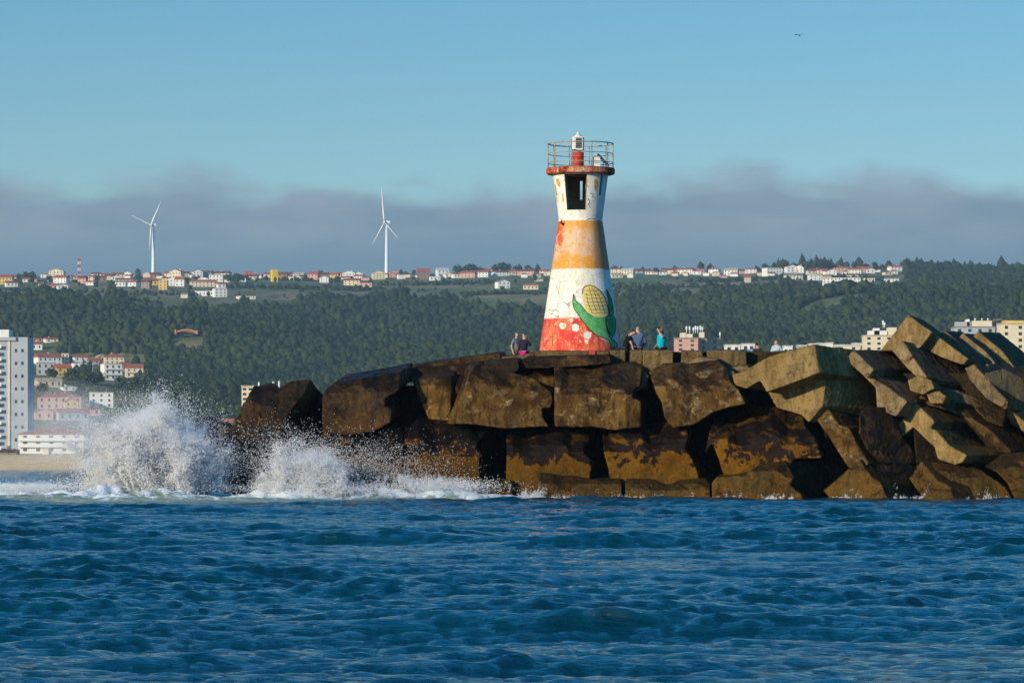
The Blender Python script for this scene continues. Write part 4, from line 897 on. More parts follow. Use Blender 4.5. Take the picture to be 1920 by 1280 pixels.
bm = bmesh.new(); lathe(bm, [(.16, zb+.002), (.13, zb+.06), (.07, zb+.10), (.05, zb+.15), (.065, zb+.17), (.03, zb+.20), (.012, zb+.24)], 16, bx0, 0); from_bm('lamp_dome', bm, WP, lan, True)
# tilted solar panel with battery box, a thing of its own parts
bm = bmesh.new(); px0 = (1111-TCX)*TY/F
bx(bm, px0, px0+.30, -.3, .25, z1+.003, z1+.45); from_bm('battery_box', bm, WP, LH)
bm = bmesh.new(); Mx = Matrix.Translation(Vector(((1131-TCX)*TY/F, -.1, tz(301)-LZ))) @ Matrix.Rotation(R(47), 4, 'Y')
bx(bm, -.33, .33, -.42, .42, -.02, .02, Mx); from_bm('tilted_solar_panel', bm, SOL, LH)
bm = bmesh.new(); tube(bm, [((1131-TCX)*TY/F, 0, z1), ((1131-TCX)*TY/F, 0, tz(302)-LZ)], .02, 6); tube(bm, [((1141-TCX)*TY/F, 0, z1), ((1139-TCX)*TY/F, 0, tz(311)-LZ)], .015, 6); from_bm('panel_stand', bm, RAIL, LH)
# bracket stump at the waist
bm = bmesh.new(); tube(bm, [(-.70, -.62, tz(423)-LZ), (-.80, -.75, tz(420)-LZ), (-.76, -.72, tz(412)-LZ)], [.05, .04, .02], 6); from_bm('bracket', bm, simple('dark_iron', (.05, .035, .03), .8), LH)

# ---- mural, paint laid on the wall surface
def on_tower(px, py, off):
    z = CH+(HY-py)*(TY-1.2)/F; r = tower_r(z)
    for _ in range(2):
        s = max(-.985, min(.985, (px-TCX)*(TY-1.2)/F/r)); Yc = TY-r*math.sqrt(1-s*s); z = CH+(HY-py)*Yc/F; r = tower_r(z)
    s = max(-.985, min(.985, ((px-960)*Yc/F-LX)/r)); a = math.asin(s); r += off
    return Vector((r*math.sin(a), -r*math.cos(a), z-LZ))
def decal(name, poly, off, mat, parent):
    bm = bmesh.new(); vs = [bm.verts.new((x, -y, 0)) for x, y in poly]; bm.faces.new(vs)
    bmesh.ops.triangulate(bm, faces=bm.faces[:])
    for _ in range(6):
        lg = [e for e in bm.edges if e.calc_length() > 5]
        if not lg: break
        bmesh.ops.subdivide_edges(bm, edges=lg, cuts=1); bmesh.ops.triangulate(bm, faces=[f for f in bm.faces if len(f.verts) > 3])
    for v in bm.verts: v.co = on_tower(v.co.x, -v.co.y, off)
    me = bpy.data.meshes.new(name); bm.to_mesh(me); bm.free(); return link(name, me, mat, parent)
def strokes(name, lines, off, mat, parent):
    bm = bmesh.new()
    for pts, wd in lines:
        q = []
        for (x0, y0), (x1, y1) in zip(pts, pts[1:]):
            n = max(1, int(math.hypot(x1-x0, y1-y0)/3))
            q += [(x0+(x1-x0)*k/n, y0+(y1-y0)*k/n) for k in range(n)]
        q.append(pts[-1]); L = []; 
        for i, (x, y) in enumerate(q):
            a = q[max(0, i-1)]; b = q[min(len(q)-1, i+1)]; dx, dy = b[0]-a[0], b[1]-a[1]; l = math.hypot(dx, dy) or 1
            nx, ny = -dy/l*wd/2, dx/l*wd/2
            L.append((bm.verts.new(on_tower(x+nx, y+ny, off)), bm.verts.new(on_tower(x-nx, y-ny, off))))
        for A, B in zip(L, L[1:]): bm.faces.new((A[0], A[1], B[1], B[0]))
    me = bpy.data.meshes.new(name); bm.to_mesh(me); bm.free(); return link(name, me, mat, parent)
def worn(name, c1, c2, c3=None, sc_=4):
    m = NT(name); g = m.n('NewGeometry').outputs['Position']
    c = m.mix(m.ramp(m.noise(g, sc_, 6, .7, .4), .42, .58), c1, c2)
    if c3: c = m.mix(m.math('MULTIPLY', m.ramp(m.noise(g, sc_*3, 6, .75), .55, .65), .8), c, c3)
    m.bsdf(c, .7, .3); return m.m
GRN = worn('leaf_green', (.05, .34, .07, 1), (.14, .42, .16, 1), (.36, .50, .30, 1))
DGRN = worn('leaf_dark_green', (.02, .20, .05, 1), (.05, .30, .08, 1))
CORN = worn('corn_yellow', (.82, .60, .07, 1), (.70, .54, .30, 1), (.58, .46, .36, 1), 5)
BLK = simple('black_outline', (.015, .015, .012), .7); PNK = worn('pale_pink', (.66, .42, .40, 1), (.72, .55, .52, 1)); WHT = worn('white_splat', (.78, .74, .66, 1), (.72, .62, .5, 1), (.6, .3, .2, 1), 9)
mur = decal('corn_mural', [(1086, 590), (1096, 600), (1110, 622), (1128, 636), (1140, 642), (1147, 652), (1160, 652), (1152, 640), (1146, 626), (1130, 622), (1110, 605), (1100, 596)], .006, PNK, LH)
decal('halo', [(1150, 596), (1158, 600), (1158, 615), (1163, 652), (1155, 652), (1149, 632), (1152, 612)], .006, PNK, mur)
cob = [(1091.6,551),(1092.7,542),(1095.5,538),(1099,535.6),(1107,534.5),(1113,536.5),(1118,540),(1124,545),(1129,551),(1133,557),(1135,564),(1138,571),(1140,579),(1141,590),(1135,594),(1120,594.5),(1110,592),(1102.5,586),(1096,575),(1092.5,562)]
decal('cob', cob, .010, CORN, mur)
ll = [(1075.6,551),(1078.4,562),(1082,566),(1087,569.5),(1094,578),(1100,586),(1106,590),(1111,592.5),(1123,594.5),(1135,593.6),(1135,603.5),(1137.5,619),(1143,632),(1150,638),(1155,643),(1158,649),(1152,651.5),(1146,650.5),(1141,638.5),(1133,634),(1120,630),(1110,622),(1102.5,614),(1095,605),(1089,597),(1084,589),(1078.4,581.6),(1075,574),(1074,566)]
decal('leaf', ll, .014, GRN, mur)
rl = [(1136.4,597),(1142,591.4),(1149.5,592.5),(1153,599),(1154,608),(1153,618),(1150.6,627.5),(1147,632),(1143,627),(1141,621),(1137,612),(1135.5,604)]
decal('leaf', rl, .018, DGRN, mur)
tl = [(1136.4,542),(1139,547),(1142,553),(1146,563),(1148.5,573),(1149.5,590),(1142,590),(1141,575),(1140.5,565),(1139,555)]
decal('leaf', tl, .014, DGRN, mur)
kern = []
def cobx(y, t):   # t 0..1 across the cob at row y
    xs = []
    for (xa, ya), (xb, yb) in zip(cob, cob[1:]+cob[:1]):
        if (ya-y)*(yb-y) <= 0 and ya != yb: xs.append(xa+(xb-xa)*(y-ya)/(yb-ya))
    return min(xs)+(max(xs)-min(xs))*t
for tt in (.22, .42, .61, .8): kern.append(([(cobx(y, tt), y+2*math.sin(tt*9)) for y in range(540 if tt > .3 else 548, 588, 5)], .75))
for y in range(545, 590, 7): kern.append(([(cobx(y, .12+.8*q/5), y+(q-2.5)*1.0*(-.5 if q % 2 else .4)) for q in range(6)], .75))
strokes('kernel_lines', kern, .0135, BLK, mur)
strokes('outline', [(cob[:15], 1.3), (ll[:8], 1.2), (ll[9:]+ll[:1], 1.4), (rl+rl[:1], 1.3), (tl+tl[:1], 1.1)], .022, BLK, mur)
def blob(cx, cy, r, s):
    g = random.Random(s); return [(cx+r*(.75+.45*g.random())*math.cos(k*.42), cy+r*(.75+.45*g.random())*math.sin(k*.42)*1.05) for k in range(15)]
for i, (a, b, c) in enumerate(((1055, 611, 6), (1079, 614, 7.5), (1071, 600, 4), (1102, 628, 7.5), (1100, 640, 4))): decal('paint_splat', blob(a, b, c, i), .005+.0007*i, WHT, LH)
strokes('scribble', [([(1068, 597), (1071, 594), (1073, 598), (1076, 594), (1079, 598)], .7), ([(1067, 602), (1072, 600), (1075, 603), (1080, 600), (1088, 604)], .7), ([(1070, 606), (1078, 605), (1086, 607)], .6), ([(1052, 608), (1055, 612), (1058, 608), (1058, 614)], .7),
   ([(1062, 572), (1067, 571), (1066, 577)], .7), ([(1030, 585), (1034, 589), (1038, 585)], .8), ([(1032, 632), (1037, 630), (1036, 648)], .8)], .011, BLK, LH)
strokes('graffiti_letters', [([(1157, 603), (1163, 610), (1158, 622)], 1.6), ([(1160, 625), (1165, 640)], 1.6), ([(1152, 560), (1157, 570), (1155, 580)], 1.6)], .011, simple('graffiti_red', (.4, .03, .06), .7), LH)
RST = worn('rust_stain', (.55, .22, .03, 1), (.68, .40, .08, 1), (.30, .12, .03, 1), 9)
for st in ([(1043,336),(1047,335),(1050,342),(1051,351),(1047,349),(1044,343)], [(1038,346),(1041,345),(1043,356),(1045,366),(1042,368),(1040,360)], [(1041,368),(1044,370),(1045,380),(1042,378)],
           [(1114,337),(1118,336),(1119,345),(1117,356),(1115,358),(1114,347)], [(1098,345),(1099.5,346),(1099,358),(1097.5,352)], [(1054,362),(1056,362),(1057,378),(1055,380)]):
    decal('rust_stain', st, .008, RST, LH)
strokes('crack', [([(1107,362),(1112,365),(1110,369),(1116,371)], 1.1), ([(1102,372),(1106,378),(1103,384),(1107,390)], .9), ([(1100,412),(1108,409),(1118,411)], 1.1), ([(1030,580),(1036,583),(1042,580),(1048,584)], 1.2), ([(1058,566),(1064,570),(1068,567)], 1.1), ([(1040,590),(1044,594),(1049,591)], 1.3), ([(1046,540),(1048,552)], .7)], .009, simple('bare_patch', (.16,.14,.11), .9), LH)
# plaque on the parapet edge
bm = bmesh.new(); c = P(1110, 660, 152.36); bx(bm, -.12, .12, -.012, 0, -.09, .09)
o = from_bm('plaque', bm, REDP); o.location = c; tag(o, 'small red plate on the parapet edge under the lighthouse', 'plate')

# ------------------------------------------------------------------ people
SKIN = simple('skin', (.50, .28, .18), .55, .4, .1, 10)
def skin_obj(name, verts, edges, radii, mat, parent, sub=2, root=0):
    me = bpy.data.meshes.new(name); me.from_pydata([tuple(v) for v in verts], edges, [])
    o = link(name, me, mat, parent)
    o.modifiers.new('skin', 'SKIN'); o.modifiers['skin'].use_smooth_shade = True
    sv = me.skin_vertices[0].data
    for i, r in enumerate(radii): sv[i].radius = (r if isinstance(r, tuple) else (r, r)); sv[i].use_root = (i == root)
    s = o.modifiers.new('sub', 'SUBSURF'); s.levels = sub; s.render_levels = sub
    return o
def person(px, headtop, Y, label, yaw=0, top=(.1, .1, .1), trous=(.03, .04, .07), hair=(.05, .03, .02), hairtype='short', lean=0, larm=None, rarm=None, sleeves='long', headlean=0, group='people on the pier', cap=None, side=0, seat=False):
    zt = CH+(HY-headtop)*Y/F; H = zt-4.98; k = H/1.72
    r = empty('person', ((px-960)*Y/F, Y, 4.98), yaw); tag(r, label, 'person', group)
    def S(x, y, z): return Vector((x*k, y*k, z*k))
    def up(x, y, z):        # bend the upper body forward (toward -y) and sideways about the hips
        zz = z-.95; return S(x+side*zz, y-math.sin(lean)*zz, .95+zz*math.cos(lean))
    V = []; E = []; Rr = []
    def add(p, rad, par=None):
        V.append(p); Rr.append(rad if isinstance(rad, tuple) else rad*k); i = len(V)-1
        if par is not None: E.append((par, i))
        return i
    pel = add(up(0, 0, .95), .10); wa = add(up(0, 0, 1.08), .085, pel); ch = add(up(0, 0, 1.30), .09, wa); nb = add(up(0, .01, 1.45), .06, ch); nk = add(up(0, 0, 1.50), .05, nb)
    hl = headlean
    hd = add(up(0, -.015-hl*.5, 1.57-hl*.2), .078, nk); h2 = add(up(0, -.02-hl, 1.63-hl*.4), .086, hd); h3 = add(up(0, -.01-hl*1.2, 1.675-hl*.5), .065, h2)
    add(up(0, -.105-hl, 1.60-hl*.5), .018, hd)    # nose/chin
    arms = []
    for sgn, tgt in ((-1, larm), (1, rarm)):
        el, wr = tgt or ((.27*sgn, .03, 1.13), (.25*sgn, -.08, .88))
        s = add(up(.165*sgn, 0, 1.40), .062, nb); e = add(up(*el), .042, s); w_ = add(up(*wr), .03, e)
        d = (V[w_]-V[e]).normalized(); pm = add(V[w_]+d*.055*k, .028, w_)
        sdv = d.cross(Vector((0, 1, 0)));  sdv = sdv.normalized() if sdv.length > .1 else Vector((1, 0, 0))
        for f, (o_, l_) in enumerate(((-.027, .06), (-.009, .075), (.009, .07), (.027, .055))): add(V[pm]+d*l_*k+sdv*o_*k+Vector((0, -.012*k, 0)), .0085, pm)
        add(V[w_]+d*.05*k-sdv*.05*k, .010, w_)
        arms.append((s, e, w_))
    legs = []
    for sgn in (-1, 1):
        hp = add(S(.095*sgn, 0, .88), .085, pel); kn = add(S(.10*sgn, -.02, .49), .055, hp); an = add(S(.10*sgn, .02, .09), .038, kn); toe = add(S(.11*sgn, -.15, .035), .032, an); legs.append((hp, kn, an))
    skin_obj('body', V, E, Rr, SKIN, r)
    # shirt
    tv = [V[pel], V[wa], V[ch], V[nb]]; te = [(0, 1), (1, 2), (2, 3)]; tr = [.155*k, .145*k, .155*k, .085*k]
    for s, e, w_ in arms:
        i = len(tv)
        if sleeves == 'long': tv += [V[s], V[e], V[w_].lerp(V[e], .08)]; te += [(2, i), (i, i+1), (i+1, i+2)]; tr += [.082*k, .056*k, .042*k]
        else: tv += [V[s], V[s].lerp(V[e], .8)]; te += [(2, i), (i, i+1)]; tr += [.082*k, .062*k]
    skin_obj('shirt', tv, te, tr, simple('shirt_cloth', top, .9, .1, .25, 8), r)
    pv = [V[pel]+Vector((0, 0, -.0))]; pe = []; pr = [.145*k]
    for hp, kn, an in legs:
        i = len(pv); pv += [V[hp], V[kn], V[an]]; pe += [(0, i), (i, i+1), (i+1, i+2)]; pr += [.10*k, .072*k, .06*k]
    skin_obj('trousers', pv, pe, pr, simple('trouser_cloth', trous, .9, .1), r)
    # hair
    hm = simple('hair_strands', hair, .6, .3, .5, 40)
    hv = [V[h3]+Vector((0, .012*k, .022*k)), V[h2]+Vector((0, .04*k, .02*k)), V[hd]+Vector((0, .055*k, .02*k))]; hr = [.062*k, .082*k, .055*k]; he = [(0, 1), (1, 2)]
    if hairtype == 'long': hv.append(V[nk]+Vector((.02*k, .09*k, -.04*k))); hr.append(.05*k); he.append((2, 3))
    if hairtype == 'bun': hv.append(V[h2]+Vector((.0, .12*k, .03*k))); hr.append(.04*k); he.append((1, 3))
    skin_obj('hair', hv, he, hr, hm, r)
    # face: eyes and ears
    bm = bmesh.new()
    for sgn in (-1, 1): bmesh.ops.create_icosphere(bm, subdivisions=1, radius=.012*k, matrix=Matrix.Translation(V[h2]+Vector((.032*sgn*k, -.082*k, -.012*k))))
    from_bm('eyes', bm, BLK, r)
    bm = bmesh.new()
    for sgn in (-1, 1): bmesh.ops.create_icosphere(bm, subdivisions=1, radius=.022*k, matrix=Matrix.Translation(V[hd]+Vector((.085*sgn*k, 0, .03*k))))
    from_bm('ears', bm, SKIN, r)
    return r, V, k
person(969, 623, 153.9, 'bald person in a grey t-shirt at the left of the couple', yaw=.7, top=(.17, .18, .20), hair=(.38, .30, .22), sleeves='short', trous=(.25, .2, .14))
person(983, 625.5, 153.7, 'blond person in dark top hugged up to the grey shirt at left', yaw=2.6, top=(.025, .02, .04), hair=(.55, .42, .24), hairtype='bun', trous=(.55, .01, .20),
       larm=((-.26, -.10, 1.2), (-.12, -.22, 1.28)), rarm=((.26, -.08, 1.15), (.12, -.2, 1.1)))
person(1172, 614, 153.9, 'dark haired person in black t-shirt bending down beside the lighthouse', yaw=1.1, top=(.012, .012, .016), hair=(.02, .012, .01), sleeves='short', lean=.42, headlean=.10,
       larm=((-.22, -.28, 1.15), (-.17, -.42, .92)), rarm=((.25, -.05, 1.12), (.2, -.3, .95)))
person(1196, 611.5, 153.8, 'grey haired person in a blue shirt seen from behind', yaw=3.0, top=(.085, .13, .24), hair=(.42, .38, .34), trous=(.02, .03, .06),
       larm=((-.29, -.05, 1.14), (-.15, -.27, 1.05)), rarm=((.29, -.05, 1.14), (.12, -.27, 1.05)), headlean=.03)
person(1240, 614, 153.8, 'person in a turquoise top with raised hand shading the eyes', yaw=-1.0, top=(.0, .42, .52), hair=(.33, .14, .05), hairtype='long', sleeves='short', trous=(.02, .025, .03),
       rarm=((.30, -.16, 1.34), (.12, -.20, 1.58)), larm=((-.24, .02, 1.12), (-.1, -.2, 1.0)), headlean=.02)
person(1420, 643.0, 163., 'dark haired person whose head just clears the broken parapet gap', yaw=2.8, top=(.03, .03, .03), hair=(.018, .01, .008))
person(1456, 636.5, 163., 'short haired person in a pale blue top behind the parapet gap', yaw=-.5, top=(.4, .5, .58), hair=(.03, .015, .01))
def bicycle():
    c = P(1262, 700, 153.4); r = empty('bicycle', (c.x, c.y, 4.98), .1); tag(r, 'dark bicycle behind the parapet right of the turquoise top', 'bicycle')
    dk = simple('bicycle_paint', (.02, .02, .025), .4, .5); rb = simple('tyre_rubber', (.015, .015, .015), .9)
    for x in (-.5, .5):
        bm = bmesh.new(); tube(bm, [(x+.33*math.cos(q*.2618), 0, .34+.33*math.sin(q*.2618)) for q in range(24)], .02, 6, True)
        wv = from_bm('wheel', bm, rb, r, True)
        bm = bmesh.new()
        for q in range(9): tube(bm, [(x, 0, .34), (x+.32*math.cos(q*.7), 0, .34+.32*math.sin(q*.7))], .003, 4)
        from_bm('spokes', bm, TB, wv)
    bm = bmesh.new()
    for a, b in (((-.5, .34), (-.08, .32)), ((-.08, .32), (-.22, .80)), ((-.22, .78), (.34, .80)), ((.34, .80), (-.08, .32)), ((-.5, .34), (-.22, .78)), ((.5, .34), (.34, .92))): tube(bm, [(a[0], 0, a[1]), (b[0], 0, b[1])], .018, 6)
    from_bm('frame', bm, dk, r)
    bm = bmesh.new(); tube(bm, [(.30, -.30, .97), (.36, -.12, 1.0), (.36, .12, 1.0), (.30, .30, .97)], .016, 6); from_bm('handlebar', bm, dk, r)
    bm = bmesh.new(); bx(bm, -.36, -.10, -.06, .06, .88, .93); bmesh.ops.bevel(bm, geom=bm.edges[:], offset=.02, segments=2, affect='EDGES'); tube(bm, [(-.22, 0, .78), (-.22, 0, .89)], .012, 6); from_bm('saddle', bm, dk, r)
bicycle()
def bird():
    c = P(1499, 67, 400); r = None
    bm = bmesh.new(); tube(bm, [(-.22, 0, 0), (-.1, 0, .02), (.1, 0, .02), (.2, 0, 0)], [.02, .07, .06, .01], 6)
    for s in (-1, 1):
        vs = [bm.verts.new(q) for q in ((-.05, 0, .03), (.08, 0, .03), (.02, s*.35, .17), (-.08, s*.6, .05), (-.1, s*.3, .12))]; bm.faces.new(vs)
    o = from_bm('bird', bm, simple('bird_feathers', (.1, .1, .1), .8)); o.location = c; o.rotation_euler = (0, .1, 1.2); tag(o, 'tiny gull flying high in the clear sky', 'bird')
bird()

# ------------------------------------------------------------------ sea
def waves(X, Y):
    g = np.random.default_rng(5); Z = np.zeros_like(X); DX = np.zeros_like(X); DY = np.zeros_like(X)
    main = R(-76)           # travel direction, mostly toward the camera
    dist = np.maximum(Y, 10)
    for i in range(140):
        L = 5.0*(.17/5.0)**(i/139.)*g.uniform(.9, 1.1)
        sp = .20+.38*min(1, i/80.)
        a = main+g.normal()*sp; k = 2*math.pi/L; ph = g.uniform(0, 6.283)
        A = .0066*L**.66*g.uniform(.5, 1.4)*(1.2 if L > 2.2 else (.76 if L > .5 else .95))
        kx, ky = k*math.cos(a), k*math.sin(a)
        fade = np.clip(1.9-dist*.0042/L, 0, 1)     # leave out what one cannot resolve far away
        th = kx*X+ky*Y+ph+.6*np.sin(X*.13+Y*.07+i)
        Z += A*fade*np.cos(th); q = .62
        DX -= q*A*fade*math.cos(a)*np.sin(th); DY -= q*A*fade*math.sin(a)*np.sin(th)
    grp = .85+.42*np.sin(X*.21+Y*.12+1.3)*np.sin(Y*.09-X*.05)+.22*np.sin(X*.9+Y*.31)*np.sin(Y*.55-X*.2)
    return DX*grp, DY*grp, Z*grp
def sea():
    Ys = [-400, -50, 4, 10]; y = 15.5
    while y < 165: Ys.append(y); y += .036+.0010*(y-15)
    while y < 1150: Ys.append(y); y += .35+.012*(y-165)
    Ys += [1500, 3000, 9000]; Ys = np.array(Ys)
    us = np.concatenate([[-60, -9, -2, -.9, -.6], np.linspace(-.42, -.203, 110), np.linspace(-.2, .2, 760), np.linspace(.203, .42, 110), [.6, .9, 2, 9, 60]])
    Yg, ug = np.meshgrid(Ys, us, indexing='ij'); Xg = ug*np.maximum(Yg, 16)
    dx, dy, dz = waves(Xg, Yg)
    edge = (np.abs(ug) <= .43) & (Yg > 14) & (Yg < 1200)
    dx *= edge; dy *= edge; dz *= edge
    px = 960+F*Xg/np.maximum(Yg, 1)
    # heaped white water along the left half of the breakwater
    def bump(cx, wx, cy, wy): return np.exp(-((px-cx)/wx)**2-((Yg-cy)/wy)**2)
    hp = .40*bump(560, 160, 145.8, 1.5)+.50*bump(240, 200, 143.5, 2.2)+.42*bump(800, 120, 147.0, 1.1)+.18*bump(1000, 80, 148.0, .8)+.5*bump(40, 110, 149.5, 3)
    rag = .65+.32*np.sin(Xg*1.1+Yg*.7)*np.sin(Xg*.37+2)+.16*np.sin(Xg*2.9-Yg*1.7+1)+.10*np.sin(Xg*6.1+Yg*3+2*np.sin(Xg*1.3))
    dz = dz+hp*np.clip(rag, .1, 1.4)*edge
    foam = .62*bump(240, 260, 144, 6.5)+.8*bump(560, 180, 145.8, 3.2)+1.2*bump(830, 130, 147.2, 1.7)+.9*bump(1010, 70, 147.9, 1.3)+.8*np.exp(-((Yg-148.0)/.7)**2)*(px > 1040)*(px < 1300)*.9+.42*np.exp(-((Yg-147.7)/.5)**2)*(px > 900)+.6*bump(20, 130, 152, 10)+.28*bump(200, 500, 134, 9)
    foam = foam*.95*np.clip(.55+.5*rag, .3, 1.3)
    murk = 1.3*bump(330, 430, 140, 12)+1.0*bump(800, 250, 146.8, 3.0)+.35*bump(1200, 300, 146.5, 2.5)
    V = np.stack([Xg+dx, Yg+dy, dz], -1).reshape(-1, 3); a, b = Yg.shape; i = np.arange(a*b).reshape(a, b)
    Fc = np.stack([i[:-1, :-1], i[:-1, 1:], i[1:, 1:], i[1:, :-1]], -1).reshape(-1, 4)
    m = NT('sea_water'); pos = m.n('NewGeometry').outputs['Position']
    f = m.n('Attribute', attribute_name='foam').outputs['Fac']; mk = m.n('Attribute', attribute_name='murk').outputs['Fac']
    n1 = m.noise(m.mapping(pos, (1, .22, 1)), 1.5, 8, .70, 1.2); n2 = m.noise(pos, .35, 3, .5)
    fm = m.ramp(m.math('ADD', n1, m.math('MULTIPLY', f, .42)), .68, .80)
    fm = m.math('MULTIPLY', fm, m.ramp(f, .04, .22))
    deep = m.mix(m.ramp(n2, .35, .65), (.0001, .026, .042, 1), (.0002, .042, .060, 1))
    grn = m.mix(n1, (.20, .27, .19, 1), (.40, .46, .36, 1))
    mkf = m.math('MULTIPLY', m.ramp(mk, .15, .9), m.ramp(m.math('ADD', n1, m.math('MULTIPLY', mk, .3)), .45, .72))
    c = m.mix(mkf, deep, grn); c = m.mix(fm, c, (.78, .80, .78, 1))
    r0 = m.noise(m.mapping(pos, (.55, 1, 1)), 3.2, 4, .6, .5); r1 = m.noise(m.mapping(pos, (.7, 1, 1)), 9, 6, .62, .4); r2 = m.noise(m.mapping(pos, (1, .8, 1)), 34, 4, .6)
    h = m.math('ADD', m.math('ADD', m.math('MULTIPLY', r1, .75), m.math('MULTIPLY', r2, .15)), m.math('MULTIPLY', r0, 1.1))
    rough = m.mix(fm, (.045,)*3+(1,), (.9,)*3+(1,))
    rough = m.mix(m.math('MULTIPLY', mkf, .8), rough, (.6,)*3+(1,))
    bs = m.bsdf(c, rough, .5, h, .9, .12); m.set(bs.inputs['Specular IOR Level'], m.math('SUBTRACT', .5, m.math('MULTIPLY', m.math('MAXIMUM', mkf, fm), .4))); bs.inputs['IOR'].default_value = 1.333
    o = from_np('sea', V, Fc, m.m, smooth=True); tag(o, kind='structure')
    for nm, arr in (('foam', foam), ('murk', murk)):
        at = o.data.attributes.new(nm, 'FLOAT', 'POINT'); at.data.foreach_set('value', arr.astype(np.float32).ravel())
    print('sea verts', a*b)
sea()

# ------------------------------------------------------------------ spray
OV = np.array([[1, 0, 0], [-1, 0, 0], [0, 1, 0], [0, -1, 0], [0, 0, 1], [0, 0, -1]], float)
OF = np.array([[0, 2, 4], [2, 1, 4], [1, 3, 4], [3, 0, 4], [2, 0, 5], [1, 2, 5], [3, 1, 5], [0, 3, 5]])
def spray_mat():
    m = NT('white_water'); d = m.n('BsdfDiffuse'); d.inputs[0].default_value = (.97, .97, .97, 1)
    tr = m.n('BsdfTranslucent'); tr.inputs[0].default_value = (.95, .96, .97, 1)
    mx = m.n('MixShader'); mx.inputs[0].default_value = .45; m.t.links.new(d.outputs[0], mx.inputs[1]); m.t.links.new(tr.outputs[0], mx.inputs[2]); m.t.links.new(mx.outputs[0], m.out.inputs['Surface'])
    return m.m
SPR = spray_mat()
def spray(label, base, Y, njets, nper, ang, reach, width, depth, seed, size=(.012, .045), mist=(), veil=(), name='wave_splash'):
    """ballistic fans of droplets thrown up from a line along the water"""
    g = np.random.default_rng(seed); pts = []; sz = []
    for j in range(njets):
        u = g.uniform(-1, 1); x0 = (base[0]-960)*Y/F+u*width/2*g.uniform(.6, 1); y0 = Y+g.normal()*depth*.4
        th = R(g.uniform(*ang))*(1)+u*.35; ph = g.normal()*.3
        Lr = reach*g.uniform(.35, 1)*(1-.35*abs(u)**2)*(.70+.34*math.sin(th*9+seed*2)+.30*math.sin(th*21+seed)*g.random())
        n = int(nper*g.uniform(.5, 1.5))
        tt = g.beta(1.5, 1.15, n)*(1+.10*g.random(n)**4)
        sx, sz_ = math.sin(th), math.cos(th)
        # path: rises then arcs over
        x = x0+sx*Lr*tt*1.1; z = Lr*sz_*(1.9*tt-.95*tt**2); y = y0+ph*Lr*tt
        rope = j % 3 != 0; sprd = (.05+.22*tt)*(.6+.25*reach)*(.30 if rope else 1.0)
        if rope: x = x+.10*reach*np.sin(tt*5+j)*tt
        cl = g.normal(size=(n//12+1, 3))*sprd[:, None][:n//12+1]*1.1     # clumps
        ci = g.integers(0, len(cl), n)
        P_ = np.stack([x, y, z], 1)+cl[ci]*(.3+tt[:, None])+g.normal(size=(n, 3))*sprd[:, None]*.33
        pts.append(P_); sz.append(g.uniform(size[0], size[1], n)*(1-.45*tt)*np.where(g.random(n) < .05, 1.7, 1))
    for (cx, cy, rx, ry, n, s) in mist:          # loose droplets blown off, px ellipse
        q = g.normal(size=(n, 3)); k = Y/F
        pts.append(np.stack([(cx-960)*k+q[:, 0]*rx*k*.5, Y+q[:, 1]*.9, CH+(HY-cy)*k+q[:, 2]*ry*k*.5], 1)); sz.append(g.uniform(s*.5, s, n))
    Pp = np.concatenate(pts[:njets]); S_ = np.concatenate(sz[:njets])
    sc_ = 1.25/(.35+.16*reach)
    nzv = np.array([mnoise.fractal(Vector((a*sc_, b*sc_, c*sc_*.8))+Vector((seed*9., 0, 0)), .9, 2.1, 4) for a, b, c in Pp])
    ok = nzv > (-.42+.30*np.clip(Pp[:, 2]/reach, 0, 1)); Pp, S_ = Pp[ok], S_[ok]
    Pp = np.concatenate([Pp]+pts[njets:]); S_ = np.concatenate([S_]+sz[njets:]); ok = Pp[:, 2] > -.05; Pp, S_ = Pp[ok], S_[ok]
    n = len(Pp); Vv = OV[None]*S_[:, None, None]*(1+g.uniform(-.4, .6, (n, 6, 1)))+Pp[:, None, :]
    Ff = OF[None]+(np.arange(n)*6)[:, None, None]
    o = from_np(name, Vv.reshape(-1, 3), Ff.reshape(-1, 3), SPR, smooth=True)
    tag(o, label, 'splash', 'splashes against the breakwater'); print(label, n)
    for (vx, vy, rx, ry, rz, dn) in veil:
        k = Y/F
        c = P(vx, vy, Y+.3); bm = bmesh.new(); bmesh.ops.create_icosphere(bm, subdivisions=3, radius=1)
        for v in bm.verts: v.co = Vector((v.co.x*rx*k, v.co.y*ry, v.co.z*rz*k))+c
        me = bpy.data.meshes.new('spray_mist'); bm.to_mesh(me); bm.free()
        mm = NT('spray_mist'); pos = mm.n('NewGeometry').outputs['Position']
        q = mm.n('VectorMath', operation='SUBTRACT'); mm.set(q.inputs[0], pos); q.inputs[1].default_value = c
        q2 = mm.n('VectorMath', operation='DIVIDE'); mm.set(q2.inputs[0], q.outputs[0]); q2.inputs[1].default_value = (rx*k, ry, rz*k)
        ln = mm.n('VectorMath', operation='LENGTH'); mm.set(ln.inputs[0], q2.outputs[0])
        fall = mm.ramp(ln.outputs['Value'], 1.0, .25)
        nz = mm.noise(pos, 1.6, 5, .65, .5)
        den = mm.math('MULTIPLY', mm.math('MULTIPLY', fall, mm.ramp(mm.math('ADD', nz, mm.math('MULTIPLY', fall, .22)), .46, .66)), dn)
        vv = mm.n('VolumeScatter'); vv.inputs['Color'].default_value = (.97, .98, 1, 1); mm.set(vv.inputs['Density'], den); vv.inputs['Anisotropy'].default_value = -.5
        mm.t.links.new(vv.outputs[0], mm.out.inputs['Volume']); link('spray_mist', me, mm.m, o)
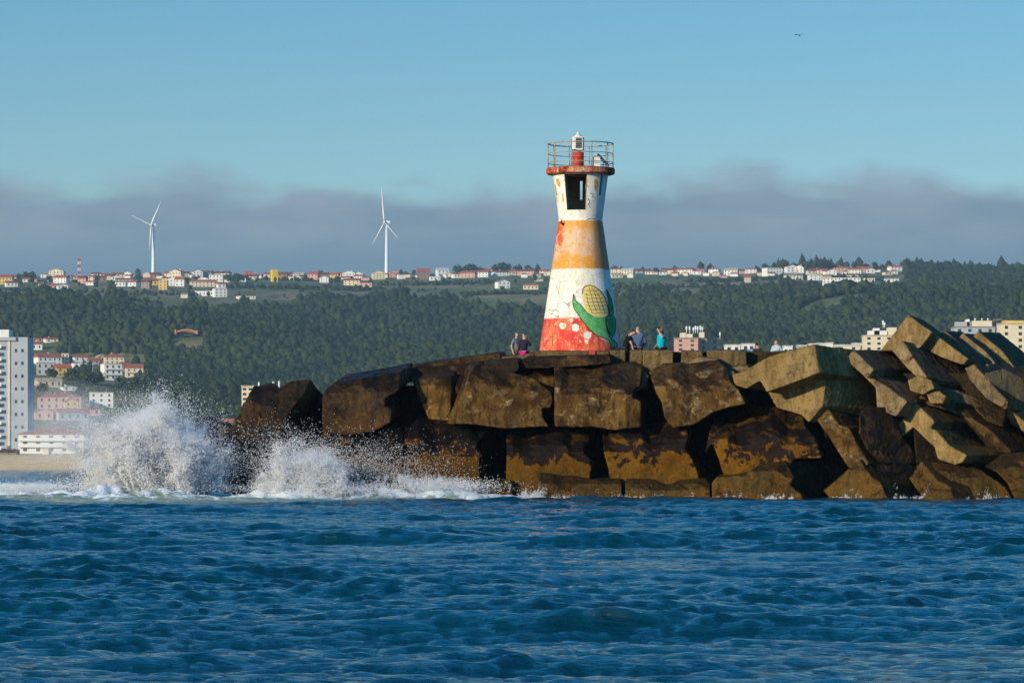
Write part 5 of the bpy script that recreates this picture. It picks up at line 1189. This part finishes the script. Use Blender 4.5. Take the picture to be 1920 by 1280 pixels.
spray('tall white splash bursting up left of the breakwater tip', (290, 920), 147.0, 380, 1500, (-34, 22), 4.3, 3.2, 2.4, 1, size=(.010, .029), veil=((288, 858, 128, 1.5, 104, 16), (120, 800, 150, 1.6, 115, .26)),
      mist=((290, 830, 100, 80, 14000, .016), (110, 800, 90, 100, 3000, .010), (190, 780, 110, 60, 2400, .010), (330, 780, 90, 40, 1500, .012), (405, 870, 50, 50, 5000, .014), (240, 910, 90, 20, 16000, .020), (330, 914, 100, 12, 9000, .02), (60, 914, 90, 10, 5000, .018)))
spray('smaller white splash in front of the dark tip block', (570, 925), 146.6, 200, 800, (-42, 25), 2.3, 2.6, 1.4, 2, size=(.009, .027), veil=((580, 894, 80, 1.0, 52, 20),),
      mist=((560, 860, 110, 50, 6000, .016), (590, 895, 60, 40, 9000, .018), (520, 850, 70, 60, 1600, .012), (600, 917, 130, 12, 14000, .018)))
spray('low ragged spray along the foot of the mussel blocks', (750, 915), 147.8, 130, 420, (-60, 45), 1.15, 4.2, .8, 3, size=(.008, .022),
      mist=((740, 880, 130, 50, 3200, .014), (820, 912, 100, 16, 9000, .018), (690, 870, 60, 50, 1500, .015)))
spray('small burst of foam in the waterline gap between two slabs', (1000, 922), 148.0, 24, 160, (-40, 40), .45, 1.0, .3, 4, size=(.008, .022))

g_ = random.Random(2)
for i, (a, wd) in enumerate(((1075, 1.6), (1140, 1.4), (1215, 1.5), (1290, 1.2), (1370, 1.0), (1460, 1.2), (1590, .9), (1700, 1.0), (1850, 1.2))):
    spray(ORD[i]+' thin line of foam at the waterline counting right from the slab gap', (a, 934), 147.6, 14, 90, (-70, 70), .10+.04*g_.random(), wd*1.3, .25, 20+i, size=(.008, .02), name='wash_foam')
# ------------------------------------------------------------------ haze
def haze():
    bm = bmesh.new(); bx(bm, -3600, 3600, -40, 7600, -20, 420); o = from_bm('haze', bm, None) if False else None
    me = bpy.data.meshes.new('haze'); bm.to_mesh(me); bm.free()
    m = bpy.data.materials.new('haze_air'); m.use_nodes = True; t = m.node_tree; t.nodes.clear()
    ou = t.nodes.new('ShaderNodeOutputMaterial'); v = t.nodes.new('ShaderNodeVolumePrincipled'); t.links.new(v.outputs[0], ou.inputs['Volume'])
    v.inputs['Color'].default_value = (.55, .76, .86, 1); v.inputs['Density'].default_value = .000055; v.inputs['Anisotropy'].default_value = .1
    o = link('haze', me, m); tag(o, kind='stuff'); o['label'] = 'thin blue haze in the air'
haze()
sc.cycles.volume_bounces = 4; sc.cycles.max_bounces = 8; sc.cycles.diffuse_bounces = 4; sc.cycles.glossy_bounces = 2; sc.cycles.transmission_bounces = 2; sc.cycles.transparent_max_bounces = 8
sc.cycles.use_denoising = True
